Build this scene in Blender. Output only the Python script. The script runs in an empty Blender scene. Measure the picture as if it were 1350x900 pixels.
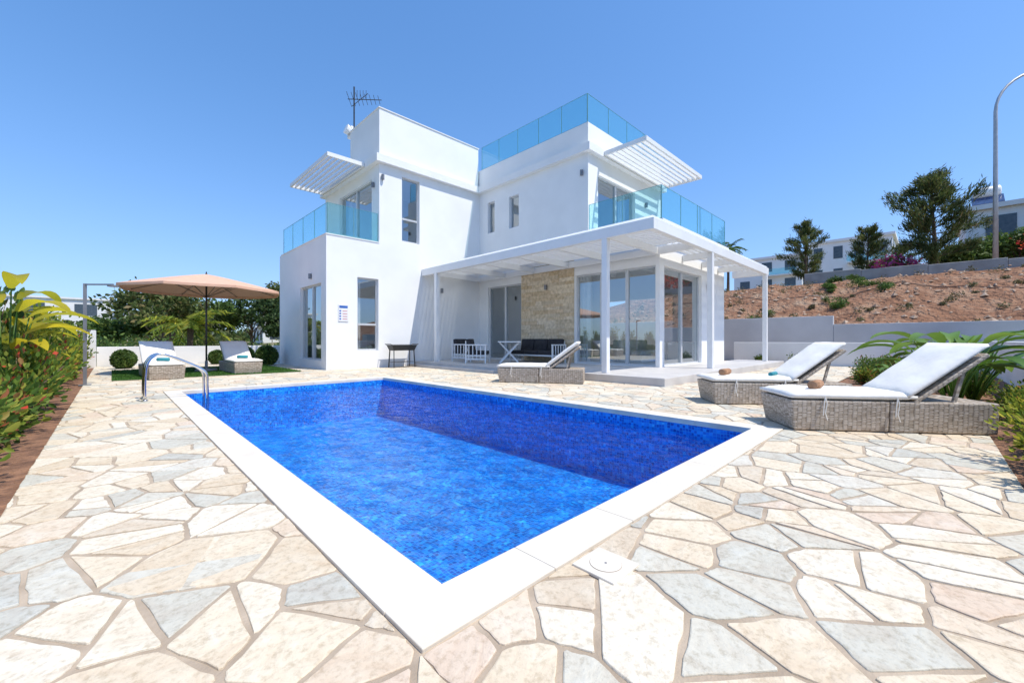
import bpy, math, random
import numpy as np
from mathutils import Vector, Matrix, noise
random.seed(7); rng=np.random.default_rng(7)
scene=bpy.context.scene
col=scene.collection
scene.view_settings.view_transform='Standard'
scene.view_settings.look='None'
scene.view_settings.exposure=0

# ------------------------------------------------------------ materials
def newmat(name):
    m=bpy.data.materials.new(name); m.use_nodes=True
    nt=m.node_tree; nt.nodes.clear()
    out=nt.nodes.new('ShaderNodeOutputMaterial')
    return m,nt,out
def N(nt,t,**kw):
    n=nt.nodes.new(t)
    for k,v in kw.items(): setattr(n,k,v)
    return n
def ramp(nt,stops,interp='LINEAR'):
    r=nt.nodes.new('ShaderNodeValToRGB'); cr=r.color_ramp; cr.interpolation=interp
    while len(cr.elements)>1: cr.elements.remove(cr.elements[-1])
    cr.elements[0].position=stops[0][0]; cr.elements[0].color=(*stops[0][1],1)
    for p,c in stops[1:]:
        e=cr.elements.new(p); e.color=(*c,1)
    return r
def L(nt,a,b): nt.links.new(a,b)
def pm(name,c1,c2=None,rough=.7,metal=0,scale=4,bump=0,bscale=30,bdist=.01,spec=.5,mapscale=None):
    m,nt,out=newmat(name)
    p=N(nt,'ShaderNodeBsdfPrincipled'); p.inputs['Roughness'].default_value=rough
    p.inputs['Metallic'].default_value=metal
    p.inputs['Specular IOR Level'].default_value=spec
    L(nt,p.outputs[0],out.inputs[0])
    tc=N(nt,'ShaderNodeTexCoord'); src=tc.outputs['Object']
    if mapscale:
        mp=N(nt,'ShaderNodeMapping'); mp.inputs['Scale'].default_value=mapscale
        L(nt,src,mp.inputs[0]); src=mp.outputs[0]
    if c2 is None: c2=tuple(x*.88 for x in c1)
    no=N(nt,'ShaderNodeTexNoise'); no.inputs['Scale'].default_value=scale; no.inputs['Detail'].default_value=5
    L(nt,src,no.inputs['Vector'])
    r=ramp(nt,[(.35,c2),(.65,c1)]); L(nt,no.outputs['Fac'],r.inputs[0])
    L(nt,r.outputs[0],p.inputs['Base Color'])
    if bump>0:
        n2=N(nt,'ShaderNodeTexNoise'); n2.inputs['Scale'].default_value=bscale; n2.inputs['Detail'].default_value=4
        L(nt,src,n2.inputs['Vector'])
        b=N(nt,'ShaderNodeBump'); b.inputs['Strength'].default_value=bump; b.inputs['Distance'].default_value=bdist
        L(nt,n2.outputs['Fac'],b.inputs['Height']); L(nt,b.outputs[0],p.inputs['Normal'])
    return m
def leafmat(name,stops,trans=.35,rough=.55):
    m,nt,out=newmat(name)
    g=N(nt,'ShaderNodeNewGeometry')
    r=ramp(nt,stops); L(nt,g.outputs['Random Per Island'],r.inputs[0])
    tc=N(nt,'ShaderNodeTexCoord'); no=N(nt,'ShaderNodeTexNoise'); no.inputs['Scale'].default_value=1.3; no.inputs['Detail'].default_value=1
    L(nt,tc.outputs['Object'],no.inputs['Vector'])
    r2=ramp(nt,[(.35,(.65,.65,.65)),(.65,(1.15,1.15,1.15))]); L(nt,no.outputs['Fac'],r2.inputs[0])
    mx=N(nt,'ShaderNodeMix',data_type='RGBA',blend_type='MULTIPLY'); mx.inputs[0].default_value=1
    L(nt,r.outputs[0],mx.inputs[6]); L(nt,r2.outputs[0],mx.inputs[7])
    p=N(nt,'ShaderNodeBsdfPrincipled'); p.inputs['Roughness'].default_value=rough; p.inputs['Specular IOR Level'].default_value=.3
    t=N(nt,'ShaderNodeBsdfTranslucent')
    L(nt,mx.outputs[2],p.inputs['Base Color']); L(nt,mx.outputs[2],t.inputs['Color'])
    ms=N(nt,'ShaderNodeMixShader'); ms.inputs[0].default_value=trans
    L(nt,p.outputs[0],ms.inputs[1]); L(nt,t.outputs[0],ms.inputs[2]); L(nt,ms.outputs[0],out.inputs[0])
    return m
def glassmat(name,tint,base=.06,gain=.9,power=4,rough=0.0,diff=None,dfac=0,bump=None,gcol=(1,1,1),caustic_tint=False):
    m,nt,out=newmat(name)
    lw=N(nt,'ShaderNodeLayerWeight'); lw.inputs[0].default_value=.5
    pw=N(nt,'ShaderNodeMath',operation='POWER'); pw.inputs[1].default_value=power
    L(nt,lw.outputs['Facing'],pw.inputs[0])
    ma=N(nt,'ShaderNodeMath',operation='MULTIPLY_ADD'); ma.inputs[1].default_value=gain; ma.inputs[2].default_value=base
    ma.use_clamp=True
    L(nt,pw.outputs[0],ma.inputs[0])
    tr=N(nt,'ShaderNodeBsdfTransparent'); tr.inputs[0].default_value=(*tint,1)
    gl=N(nt,'ShaderNodeBsdfGlossy'); gl.inputs['Roughness'].default_value=rough; gl.inputs[0].default_value=(*gcol,1)
    base_sh=tr.outputs[0]
    if diff:
        d=N(nt,'ShaderNodeBsdfDiffuse'); d.inputs[0].default_value=(*diff,1)
        m2=N(nt,'ShaderNodeMixShader'); m2.inputs[0].default_value=dfac
        L(nt,tr.outputs[0],m2.inputs[1]); L(nt,d.outputs[0],m2.inputs[2]); base_sh=m2.outputs[0]
    ms=N(nt,'ShaderNodeMixShader'); L(nt,ma.outputs[0],ms.inputs[0])
    L(nt,base_sh,ms.inputs[1]); L(nt,gl.outputs[0],ms.inputs[2]); L(nt,ms.outputs[0],out.inputs[0])
    if bump:
        tc=N(nt,'ShaderNodeTexCoord')
        mp=N(nt,'ShaderNodeMapping'); mp.inputs['Scale'].default_value=(1,.8,1); mp.inputs['Rotation'].default_value=(0,0,.6)
        L(nt,tc.outputs['Object'],mp.inputs[0])
        a=N(nt,'ShaderNodeTexNoise'); a.inputs['Scale'].default_value=bump[0]; a.inputs['Detail'].default_value=3; a.inputs['Distortion'].default_value=.6
        L(nt,mp.outputs[0],a.inputs['Vector'])
        b=N(nt,'ShaderNodeBump'); b.inputs['Strength'].default_value=bump[1]; b.inputs['Distance'].default_value=bump[2]
        L(nt,a.outputs['Fac'],b.inputs['Height'])
        L(nt,b.outputs[0],gl.inputs['Normal']); L(nt,b.outputs[0],lw.inputs['Normal'])
        if caustic_tint:
            # caustic-like network of light painted into the transparent tint of the water
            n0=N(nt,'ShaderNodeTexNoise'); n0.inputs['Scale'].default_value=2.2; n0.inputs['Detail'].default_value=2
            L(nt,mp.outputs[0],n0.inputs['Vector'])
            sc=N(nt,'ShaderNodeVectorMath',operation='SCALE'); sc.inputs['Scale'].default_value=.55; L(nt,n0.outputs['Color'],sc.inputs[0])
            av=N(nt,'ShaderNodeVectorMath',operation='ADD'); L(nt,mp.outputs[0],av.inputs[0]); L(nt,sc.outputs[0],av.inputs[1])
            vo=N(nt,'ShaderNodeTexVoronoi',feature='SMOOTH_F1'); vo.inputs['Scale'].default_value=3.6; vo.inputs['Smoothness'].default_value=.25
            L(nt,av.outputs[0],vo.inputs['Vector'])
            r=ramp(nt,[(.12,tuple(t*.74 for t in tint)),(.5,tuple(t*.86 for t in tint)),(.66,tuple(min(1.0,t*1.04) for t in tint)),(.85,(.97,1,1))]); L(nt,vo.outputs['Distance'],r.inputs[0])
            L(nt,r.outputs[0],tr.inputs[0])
    return m

M={}
M['wall']=pm('white_render',(.85,.85,.84),(.81,.81,.80),rough=.9,scale=1.2,bump=.15,bscale=120,bdist=.004,spec=.2)
M['wallg']=pm('grey_wall',(.55,.55,.56),(.47,.47,.48),rough=.9,scale=.8,bump=.2,bscale=60,bdist=.006,spec=.2)
M['wallo']=pm('boundary_render',(.80,.79,.77),(.72,.71,.69),rough=.9,scale=.9,bump=.2,bscale=80,bdist=.005,spec=.2)
M['metalw']=pm('white_metal',(.83,.83,.82),(.79,.79,.78),rough=.4,scale=2)
M['alu']=pm('aluminium',(.60,.61,.62),(.55,.56,.57),rough=.35,metal=.2,scale=5)
M['steel']=pm('stainless_steel',(.75,.75,.75),(.65,.65,.65),rough=.12,metal=1,scale=5)
M['black']=pm('black_metal',(.03,.03,.03),(.02,.02,.02),rough=.45,scale=5)
M['darkc']=pm('dark_cushion',(.035,.035,.04),(.022,.022,.026),rough=.9,scale=8,bump=.3,bscale=200,bdist=.002)
M['whitec']=pm('white_cushion',(.87,.84,.77),(.82,.78,.71),rough=.95,scale=5,bump=.5,bscale=9,bdist=.014,spec=.2)
M['inner']=pm('interior_paint',(.6,.58,.55),(.55,.53,.5),rough=.9)
M['curtain']=pm('curtain',(.75,.74,.72),(.68,.67,.65),rough=.9)
M['ifloor']=pm('patio_tile',(.60,.57,.53),(.52,.49,.46),rough=.5,scale=2.5)
M['patio']=M['ifloor']
M['gray']=pm('lamp_grey',(.25,.25,.26),(.2,.2,.21),rough=.4,metal=.4)
M['concrete']=pm('concrete',(.36,.35,.33),(.27,.26,.245),rough=.95,scale=1.5,bump=.4,bscale=20,bdist=.03)
M['canvas']=pm('umbrella_canvas',(.70,.43,.30),(.65,.39,.27),rough=.9,scale=6)
M['wood']=pm('bark',(.16,.11,.075),(.08,.055,.04),rough=.95,scale=12,bump=.8,bscale=30,bdist=.02)
M['pole']=pm('galvanised_pole',(.5,.5,.5),(.42,.42,.42),rough=.5,metal=.5)
M['towel']=pm('tan_towel',(.45,.25,.14),(.32,.17,.09),rough=1,scale=14,bump=.6,bscale=90,bdist=.004)
M['towelb']=pm('turquoise_towel',(.05,.30,.34),(.03,.22,.27),rough=1,scale=14,bump=.6,bscale=90,bdist=.004)
M['coping']=pm('coping_marble',(.79,.73,.63),(.67,.60,.49),rough=.6,scale=3.2,bump=.15,bscale=50,bdist=.003)
M['mortar']=pm('mortar',(.48,.385,.285),(.345,.27,.195),rough=1,scale=5,bump=.6,bscale=90,bdist=.006)
M['soil']=pm('bed_soil',(.33,.17,.095),(.17,.085,.05),rough=1,scale=7,bump=1,bscale=25,bdist=.05)
M['dark']=pm('dark_window',(.08,.10,.12),(.05,.07,.09),rough=.1)
M['blueroof']=pm('blue_panel',(.05,.09,.2),(.03,.06,.14),rough=.2)
M['tileroof']=pm('roof_tile',(.42,.16,.09),(.33,.12,.07),rough=.9,scale=5)
M['signw']=pm('sign_white',(.8,.8,.8),(.77,.77,.77),rough=.5)
M['signb']=pm('sign_blue',(.04,.15,.5),(.03,.12,.42),rough=.5)
M['signr']=pm('sign_red',(.6,.05,.05),(.5,.04,.04),rough=.5)
M['glass']=glassmat('window_glass',(.76,.81,.83),base=.30,gain=.65,power=3,gcol=(.92,.98,1))
M['bal']=glassmat('balustrade_glass',(.76,.94,.95),base=.03,gain=.45,power=3,diff=(.30,.78,.83),dfac=.04)
M['water']=glassmat('pool_water_surface',(.84,.97,1.0),base=.015,gain=.46,power=4.4,rough=.01,bump=(6.5,1.0,.06),caustic_tint=True)
def opal():
    m,nt,out=newmat('added_opal_diffuser')  # for the diffusing sheet added over the pergola
    t=N(nt,'ShaderNodeBsdfTranslucent'); t.inputs[0].default_value=(.86,.87,.88,1)
    d=N(nt,'ShaderNodeBsdfDiffuse'); d.inputs[0].default_value=(.8,.8,.8,1)
    tr=N(nt,'ShaderNodeBsdfTransparent'); tr.inputs[0].default_value=(.9,.93,.95,1)
    a=N(nt,'ShaderNodeMixShader'); a.inputs[0].default_value=.3; L(nt,t.outputs[0],a.inputs[1]); L(nt,d.outputs[0],a.inputs[2])
    b=N(nt,'ShaderNodeMixShader'); b.inputs[0].default_value=.34; L(nt,a.outputs[0],b.inputs[1]); L(nt,tr.outputs[0],b.inputs[2])
    L(nt,b.outputs[0],out.inputs[0]); return m
M['opal']=opal()

def stone_material():
    m,nt,out=newmat('crazy_paving_stone')
    p=N(nt,'ShaderNodeBsdfPrincipled'); p.inputs['Roughness'].default_value=.75; p.inputs['Specular IOR Level'].default_value=.3
    L(nt,p.outputs[0],out.inputs[0])
    g=N(nt,'ShaderNodeNewGeometry')
    stops=[(0,(.70,.595,.44)),(.13,(.62,.50,.35)),(.24,(.74,.665,.53)),(.36,(.63,.485,.375)),(.41,(.68,.57,.42)),(.50,(.47,.475,.42)),(.58,(.75,.69,.57)),(.70,(.58,.48,.36)),(.76,(.53,.52,.45)),(.83,(.67,.545,.41)),(.90,(.41,.43,.40)),(.95,(.60,.585,.52))]
    stops=[(q,tuple(v*.96 for v in c)) for q,c in stops]
    r=ramp(nt,stops,'CONSTANT')
    L(nt,g.outputs['Random Per Island'],r.inputs[0])
    tc=N(nt,'ShaderNodeTexCoord')
    cm=N(nt,'ShaderNodeCombineXYZ')
    mu=N(nt,'ShaderNodeMath',operation='MULTIPLY'); mu.inputs[1].default_value=37.0
    L(nt,g.outputs['Random Per Island'],mu.inputs[0]); L(nt,mu.outputs[0],cm.inputs[2])
    ad=N(nt,'ShaderNodeVectorMath',operation='ADD'); L(nt,tc.outputs['Object'],ad.inputs[0]); L(nt,cm.outputs[0],ad.inputs[1])
    n1=N(nt,'ShaderNodeTexNoise'); n1.inputs['Scale'].default_value=4.2; n1.inputs['Detail'].default_value=7; n1.inputs['Roughness'].default_value=.6; n1.inputs['Distortion'].default_value=1.6
    L(nt,ad.outputs[0],n1.inputs['Vector'])
    r1=ramp(nt,[(.26,(.46,.31,.19)),(.40,(.60,.48,.34)),(.55,(.70,.62,.48)),(.72,(.77,.73,.64))]); L(nt,n1.outputs['Fac'],r1.inputs[0])
    mx=N(nt,'ShaderNodeMix',data_type='RGBA'); mx.inputs[0].default_value=.36
    L(nt,r.outputs[0],mx.inputs[6]); L(nt,r1.outputs[0],mx.inputs[7])
    n2=N(nt,'ShaderNodeTexNoise'); n2.inputs['Scale'].default_value=34; n2.inputs['Detail'].default_value=5; n2.inputs['Roughness'].default_value=.7
    L(nt,ad.outputs[0],n2.inputs['Vector'])
    r2=ramp(nt,[(.33,(.78,.75,.70)),(.5,(1,1,1)),(.75,(1.08,1.07,1.05))]); L(nt,n2.outputs['Fac'],r2.inputs[0])
    m2=N(nt,'ShaderNodeMix',data_type='RGBA',blend_type='MULTIPLY'); m2.inputs[0].default_value=1
    L(nt,mx.outputs[2],m2.inputs[6]); L(nt,r2.outputs[0],m2.inputs[7]); L(nt,m2.outputs[2],p.inputs['Base Color'])
    a=N(nt,'ShaderNodeMath',operation='MULTIPLY_ADD'); a.inputs[1].default_value=.25
    L(nt,n2.outputs['Fac'],a.inputs[0]); L(nt,n1.outputs['Fac'],a.inputs[2])
    b=N(nt,'ShaderNodeBump'); b.inputs['Strength'].default_value=.65; b.inputs['Distance'].default_value=.02
    L(nt,a.outputs[0],b.inputs['Height']); L(nt,b.outputs[0],p.inputs['Normal'])
    return m
M['stone']=stone_material()

def mosaic():
    m,nt,out=newmat('blue_glass_mosaic')
    p=N(nt,'ShaderNodeBsdfPrincipled'); p.inputs['Roughness'].default_value=.3
    L(nt,p.outputs[0],out.inputs[0])
    uv=N(nt,'ShaderNodeTexCoord')
    no=N(nt,'ShaderNodeTexNoise'); no.inputs['Scale'].default_value=5; no.inputs['Detail'].default_value=1.5
    L(nt,uv.outputs['UV'],no.inputs['Vector'])
    s=N(nt,'ShaderNodeVectorMath',operation='MULTIPLY'); s.inputs[1].default_value=(.06,.06,0)
    L(nt,no.outputs['Color'],s.inputs[0])
    a=N(nt,'ShaderNodeVectorMath',operation='ADD'); L(nt,uv.outputs['UV'],a.inputs[0]); L(nt,s.outputs[0],a.inputs[1])
    sc=N(nt,'ShaderNodeVectorMath',operation='SCALE'); sc.inputs['Scale'].default_value=27
    L(nt,a.outputs[0],sc.inputs[0])
    fl=N(nt,'ShaderNodeVectorMath',operation='FLOOR'); L(nt,sc.outputs[0],fl.inputs[0])
    wn=N(nt,'ShaderNodeTexWhiteNoise',noise_dimensions='2D'); L(nt,fl.outputs[0],wn.inputs['Vector'])
    cl=N(nt,'ShaderNodeTexNoise'); cl.inputs['Scale'].default_value=.16; cl.inputs['Detail'].default_value=3; cl.inputs['Distortion'].default_value=1.5  # lighter and darker tile clusters, painted to suggest rippling light in the water
    L(nt,fl.outputs[0],cl.inputs['Vector'])
    m1=N(nt,'ShaderNodeMath',operation='MULTIPLY_ADD'); m1.inputs[1].default_value=1.0; m1.inputs[2].default_value=-.40; L(nt,cl.outputs['Fac'],m1.inputs[0])
    m3=N(nt,'ShaderNodeMath',operation='MULTIPLY_ADD'); m3.inputs[1].default_value=.8; L(nt,wn.outputs['Value'],m3.inputs[0]); L(nt,m1.outputs[0],m3.inputs[2])
    r=ramp(nt,[(0,(.002,.055,.36)),(.3,(.003,.11,.54)),(.6,(.006,.20,.74)),(.85,(.015,.32,.88)),(1,(.06,.50,.92))]); L(nt,m3.outputs[0],r.inputs[0])
    fr=N(nt,'ShaderNodeVectorMath',operation='FRACTION'); L(nt,sc.outputs[0],fr.inputs[0])
    sp=N(nt,'ShaderNodeSeparateXYZ'); L(nt,fr.outputs[0],sp.inputs[0])
    mn=N(nt,'ShaderNodeMath',operation='MINIMUM'); L(nt,sp.outputs[0],mn.inputs[0]); L(nt,sp.outputs[1],mn.inputs[1])
    lt=N(nt,'ShaderNodeMath',operation='LESS_THAN'); lt.inputs[1].default_value=.12; L(nt,mn.outputs[0],lt.inputs[0])
    mx=N(nt,'ShaderNodeMix',data_type='RGBA'); L(nt,lt.outputs[0],mx.inputs[0]); L(nt,r.outputs[0],mx.inputs[6])
    mx.inputs[7].default_value=(.03,.36,.80,1)
    L(nt,mx.outputs[2],p.inputs['Base Color'])
    return m
M['mosaic']=mosaic()

def wicker():
    m,nt,out=newmat('wicker')
    p=N(nt,'ShaderNodeBsdfPrincipled'); p.inputs['Roughness'].default_value=.6
    L(nt,p.outputs[0],out.inputs[0])
    tc=N(nt,'ShaderNodeTexCoord'); mp=N(nt,'ShaderNodeMapping'); mp.inputs['Scale'].default_value=(22,22,75)
    L(nt,tc.outputs['Object'],mp.inputs[0])
    v=N(nt,'ShaderNodeTexVoronoi',distance='CHEBYCHEV'); v.inputs['Scale'].default_value=1; v.inputs['Randomness'].default_value=.35
    L(nt,mp.outputs[0],v.inputs['Vector'])
    sp=N(nt,'ShaderNodeSeparateXYZ'); L(nt,v.outputs['Color'],sp.inputs[0])
    r=ramp(nt,[(0,(.36,.29,.22)),(.5,(.48,.40,.315)),(1,(.62,.54,.45))]); L(nt,sp.outputs[0],r.inputs[0])
    r2=ramp(nt,[(.3,(1,1,1)),(.62,(.4,.38,.35))]); L(nt,v.outputs['Distance'],r2.inputs[0])
    mx=N(nt,'ShaderNodeMix',data_type='RGBA',blend_type='MULTIPLY'); mx.inputs[0].default_value=1
    L(nt,r.outputs[0],mx.inputs[6]); L(nt,r2.outputs[0],mx.inputs[7]); L(nt,mx.outputs[2],p.inputs['Base Color'])
    b=N(nt,'ShaderNodeBump',invert=True); b.inputs['Strength'].default_value=.7; b.inputs['Distance'].default_value=.008
    L(nt,v.outputs['Distance'],b.inputs['Height']); L(nt,b.outputs[0],p.inputs['Normal'])
    return m
M['wicker']=wicker()

def stonewall():
    m,nt,out=newmat('stone_cladding')
    p=N(nt,'ShaderNodeBsdfPrincipled'); p.inputs['Roughness'].default_value=.85
    L(nt,p.outputs[0],out.inputs[0])
    g=N(nt,'ShaderNodeNewGeometry')
    r=ramp(nt,[(0,(.56,.43,.27)),(.3,(.66,.54,.37)),(.6,(.72,.62,.47)),(.8,(.58,.48,.34)),(1,(.64,.50,.33))]); L(nt,g.outputs['Random Per Island'],r.inputs[0])
    tc=N(nt,'ShaderNodeTexCoord'); n=N(nt,'ShaderNodeTexNoise'); n.inputs['Scale'].default_value=9; n.inputs['Detail'].default_value=6
    L(nt,tc.outputs['Object'],n.inputs['Vector'])
    r2=ramp(nt,[(.3,(.75,.71,.66)),(.65,(1.1,1.08,1.05))]); L(nt,n.outputs['Fac'],r2.inputs[0])
    mx=N(nt,'ShaderNodeMix',data_type='RGBA',blend_type='MULTIPLY'); mx.inputs[0].default_value=1
    L(nt,r.outputs[0],mx.inputs[6]); L(nt,r2.outputs[0],mx.inputs[7]); L(nt,mx.outputs[2],p.inputs['Base Color'])
    b=N(nt,'ShaderNodeBump'); b.inputs['Strength'].default_value=.8; b.inputs['Distance'].default_value=.03
    L(nt,n.outputs['Fac'],b.inputs['Height']); L(nt,b.outputs[0],p.inputs['Normal'])
    return m
M['clad']=stonewall()

def hillsoil():
    m,nt,out=newmat('hill_soil')
    p=N(nt,'ShaderNodeBsdfPrincipled'); p.inputs['Roughness'].default_value=1; p.inputs['Specular IOR Level'].default_value=.1
    L(nt,p.outputs[0],out.inputs[0])
    tc=N(nt,'ShaderNodeTexCoord')
    n=N(nt,'ShaderNodeTexNoise'); n.inputs['Scale'].default_value=.6; n.inputs['Detail'].default_value=9; n.inputs['Roughness'].default_value=.75
    L(nt,tc.outputs['Object'],n.inputs['Vector'])
    r=ramp(nt,[(.3,(.17,.085,.05)),(.48,(.31,.165,.10)),(.6,(.39,.245,.16)),(.75,(.46,.37,.27))]); L(nt,n.outputs['Fac'],r.inputs[0])
    L(nt,r.outputs[0],p.inputs['Base Color'])
    n2=N(nt,'ShaderNodeTexNoise'); n2.inputs['Scale'].default_value=4; n2.inputs['Detail'].default_value=8
    L(nt,tc.outputs['Object'],n2.inputs['Vector'])
    b=N(nt,'ShaderNodeBump'); b.inputs['Strength'].default_value=1; b.inputs['Distance'].default_value=.45
    L(nt,n2.outputs['Fac'],b.inputs['Height']); L(nt,b.outputs[0],p.inputs['Normal'])
    return m
M['hill']=hillsoil()
M['field']=pm('dry_field',(.30,.25,.14),(.13,.14,.06),rough=1,scale=.15,bump=.6,bscale=2,bdist=.2)

G_dark=[(0,(.025,.055,.015)),(.5,(.055,.10,.028)),(1,(.11,.16,.05))]
G_mid=[(0,(.04,.09,.02)),(.5,(.10,.18,.035)),(1,(.20,.27,.06))]
G_yel=[(0,(.10,.17,.02)),(.35,(.24,.32,.035)),(.75,(.44,.45,.05)),(1,(.60,.52,.06))]
M['ldark']=leafmat('dark_foliage',G_dark)
M['lmid']=leafmat('green_foliage',G_mid)
M['lyel']=leafmat('yellow_green_foliage',G_yel,trans=.5)
M['lmix']=leafmat('hedge_foliage',[(0,(.05,.11,.02)),(.35,(.12,.22,.03)),(.65,(.25,.35,.05)),(.86,(.44,.44,.07)),(.94,(.42,.16,.07)),(1,(.50,.09,.06))],trans=.45)
M['lpine']=leafmat('pine_needles',[(0,(.05,.085,.022)),(.5,(.12,.165,.045)),(.85,(.21,.23,.075)),(1,(.26,.19,.08))],trans=.4)
M['lpink']=leafmat('pink_flowers',[(0,(.5,.05,.2)),(1,(.7,.12,.35))])
M['lred']=leafmat('red_flowers',[(0,(.5,.03,.02)),(1,(.75,.12,.05))])
M['lyflow']=leafmat('yellow_flowers',[(0,(.6,.42,.03)),(1,(.8,.65,.08))])
M['banana']=leafmat('paddle_leaf',[(0,(.10,.22,.03)),(1,(.26,.40,.07))],trans=.35,rough=.35)
M['paddley']=leafmat('yellow_paddle_leaf',[(0,(.30,.36,.03)),(1,(.75,.62,.04))],trans=.55,rough=.4)
M['turf']=leafmat('turf_blades',[(0,(.05,.14,.02)),(1,(.12,.25,.05))],trans=.2)
M['turfb']=pm('turf_base',(.05,.12,.02),(.035,.085,.015),rough=1,scale=20)
M['dry']=leafmat('dry_scrub',[(0,(.12,.11,.05)),(.6,(.25,.2,.10)),(1,(.10,.14,.05))])

# ------------------------------------------------------------ builders
def empty(name,loc=(0,0,0),rz=0):
    e=bpy.data.objects.new(name,None); e.location=loc; e.rotation_euler=(0,0,rz); e.empty_display_size=.2
    col.objects.link(e); return e
class MB:
    def __init__(s): s.v=[]; s.f=[]
    def box(s,x0,x1,y0,y1,z0,z1):
        i=len(s.v)
        s.v+=[(x0,y0,z0),(x1,y0,z0),(x1,y1,z0),(x0,y1,z0),(x0,y0,z1),(x1,y0,z1),(x1,y1,z1),(x0,y1,z1)]
        s.f+=[(i,i+3,i+2,i+1),(i+4,i+5,i+6,i+7),(i,i+1,i+5,i+4),(i+1,i+2,i+6,i+5),(i+2,i+3,i+7,i+6),(i+3,i,i+4,i+7)]
        return s
    def mbox(s,mat,sx,sy,sz):
        i=len(s.v)
        for z in(-sz/2,sz/2):
            for x,y in((-sx/2,-sy/2),(sx/2,-sy/2),(sx/2,sy/2),(-sx/2,sy/2)):
                s.v.append(tuple(mat@Vector((x,y,z))))
        s.f+=[(i,i+3,i+2,i+1),(i+4,i+5,i+6,i+7),(i,i+1,i+5,i+4),(i+1,i+2,i+6,i+5),(i+2,i+3,i+7,i+6),(i+3,i,i+4,i+7)]
    def beam(s,p0,p1,w,h):
        p0=Vector(p0);p1=Vector(p1);d=p1-p0
        q=d.to_track_quat('X','Z').to_matrix().to_4x4()
        s.mbox(Matrix.Translation((p0+p1)/2)@q,d.length,w,h)
    def quad(s,*p):
        i=len(s.v); s.v+=[tuple(x) for x in p]; s.f.append(tuple(range(i,i+len(p))))
    def tube(s,pts,rad,n=8,cap=True):
        pts=[Vector(p) for p in pts]
        if not hasattr(rad,'__len__'): rad=[rad]*len(pts)
        base=len(s.v); up=None
        for k,p in enumerate(pts):
            if k==0: t=pts[1]-p
            elif k==len(pts)-1: t=p-pts[k-1]
            else: t=(pts[k+1]-pts[k-1])
            t.normalize()
            if up is None:
                up=Vector((0,0,1)) if abs(t.z)<.9 else Vector((1,0,0))
            a=t.cross(up)
            if a.length<1e-4: a=t.cross(Vector((0,1,0)))
            a.normalize(); b=a.cross(t).normalized(); up=b
            for j in range(n):
                th=2*math.pi*j/n
                s.v.append(tuple(p+(a*math.cos(th)+b*math.sin(th))*rad[k]))
        for k in range(len(pts)-1):
            for j in range(n):
                a0=base+k*n+j; a1=base+k*n+(j+1)%n
                s.f.append((a0,a1,a1+n,a0+n))
        if cap:
            s.f.append(tuple(base+j for j in range(n))[::-1]); e=base+(len(pts)-1)*n
            s.f.append(tuple(e+j for j in range(n)))
    def make(s,name,mat,parent=None,smooth=False,bevel=0,seg=2):
        me=bpy.data.meshes.new(name); me.from_pydata(s.v,[],s.f); me.update()
        me.materials.append(mat)
        o=bpy.data.objects.new(name,me); col.objects.link(o)
        if smooth:
            for p in me.polygons: p.use_smooth=True
        if bevel:
            b=o.modifiers.new('bevel','BEVEL'); b.width=bevel; b.segments=seg; b.limit_method='ANGLE'
        if parent: o.parent=parent
        return o

def leaves(name,P,size,mat,parent=None,asp=.45,hi=False,dirs=None,fold=.25,seed=0):
    r=np.random.default_rng(seed+len(P))
    n=len(P); P=np.asarray(P,dtype=float)
    a=r.normal(size=(n,3)) if dirs is None else np.asarray(dirs)+r.normal(size=(n,3))*.25
    a/=np.linalg.norm(a,axis=1)[:,None]+1e-9
    b=np.cross(a,r.normal(size=(n,3))); b/=np.linalg.norm(b,axis=1)[:,None]+1e-9
    c=np.cross(a,b)
    s=(size*r.uniform(.6,1.3,n))[:,None]
    if hi:
        V=np.stack([P,P+a*s*.3+b*s*asp*.5+c*s*fold*.4,P+a*s*.68+b*s*asp*.42+c*s*fold*.3,P+a*s-c*s*.12,P+a*s*.68-b*s*asp*.42+c*s*fold*.3,P+a*s*.3-b*s*asp*.5+c*s*fold*.4],1).reshape(-1,3)
        k=6; F=np.array([[0,1,2,3],[3,4,5,0]])
    else:
        V=np.stack([P-a*s*.5,P+b*s*asp*.5+c*s*fold*.3,P+a*s*.5,P-b*s*asp*.5+c*s*fold*.3],1).reshape(-1,3)
        k=4; F=np.array([[0,1,2,3]])
    idx=(np.arange(n)*k)[:,None,None]+F[None]
    idx=idx.reshape(-1,4)
    me=bpy.data.meshes.new(name)
    me.vertices.add(len(V)); me.vertices.foreach_set('co',V.ravel())
    me.loops.add(idx.size); me.loops.foreach_set('vertex_index',idx.ravel().astype(np.int32))
    me.polygons.add(len(idx)); me.polygons.foreach_set('loop_start',(np.arange(len(idx))*4).astype(np.int32))
    me.polygons.foreach_set('loop_total',np.full(len(idx),4,dtype=np.int32))
    me.update(calc_edges=True); me.validate()
    me.materials.append(mat)
    o=bpy.data.objects.new(name,me); col.objects.link(o)
    if parent: o.parent=parent
    return o
def blob(c,r,n,gap=.0,freq=1.5,r_=None):
    R=rng if r_ is None else r_
    d=R.normal(size=(n,3)); d/=np.linalg.norm(d,axis=1)[:,None]
    rad=R.uniform(0,1,n)**.45*(1+.25*R.normal(size=n)*.5)
    P=np.asarray(c)+d*rad[:,None]*np.asarray(r)
    keep=[noise.noise(Vector(p)*freq)>gap-.35 for p in P]
    return P[np.array(keep)]

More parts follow.
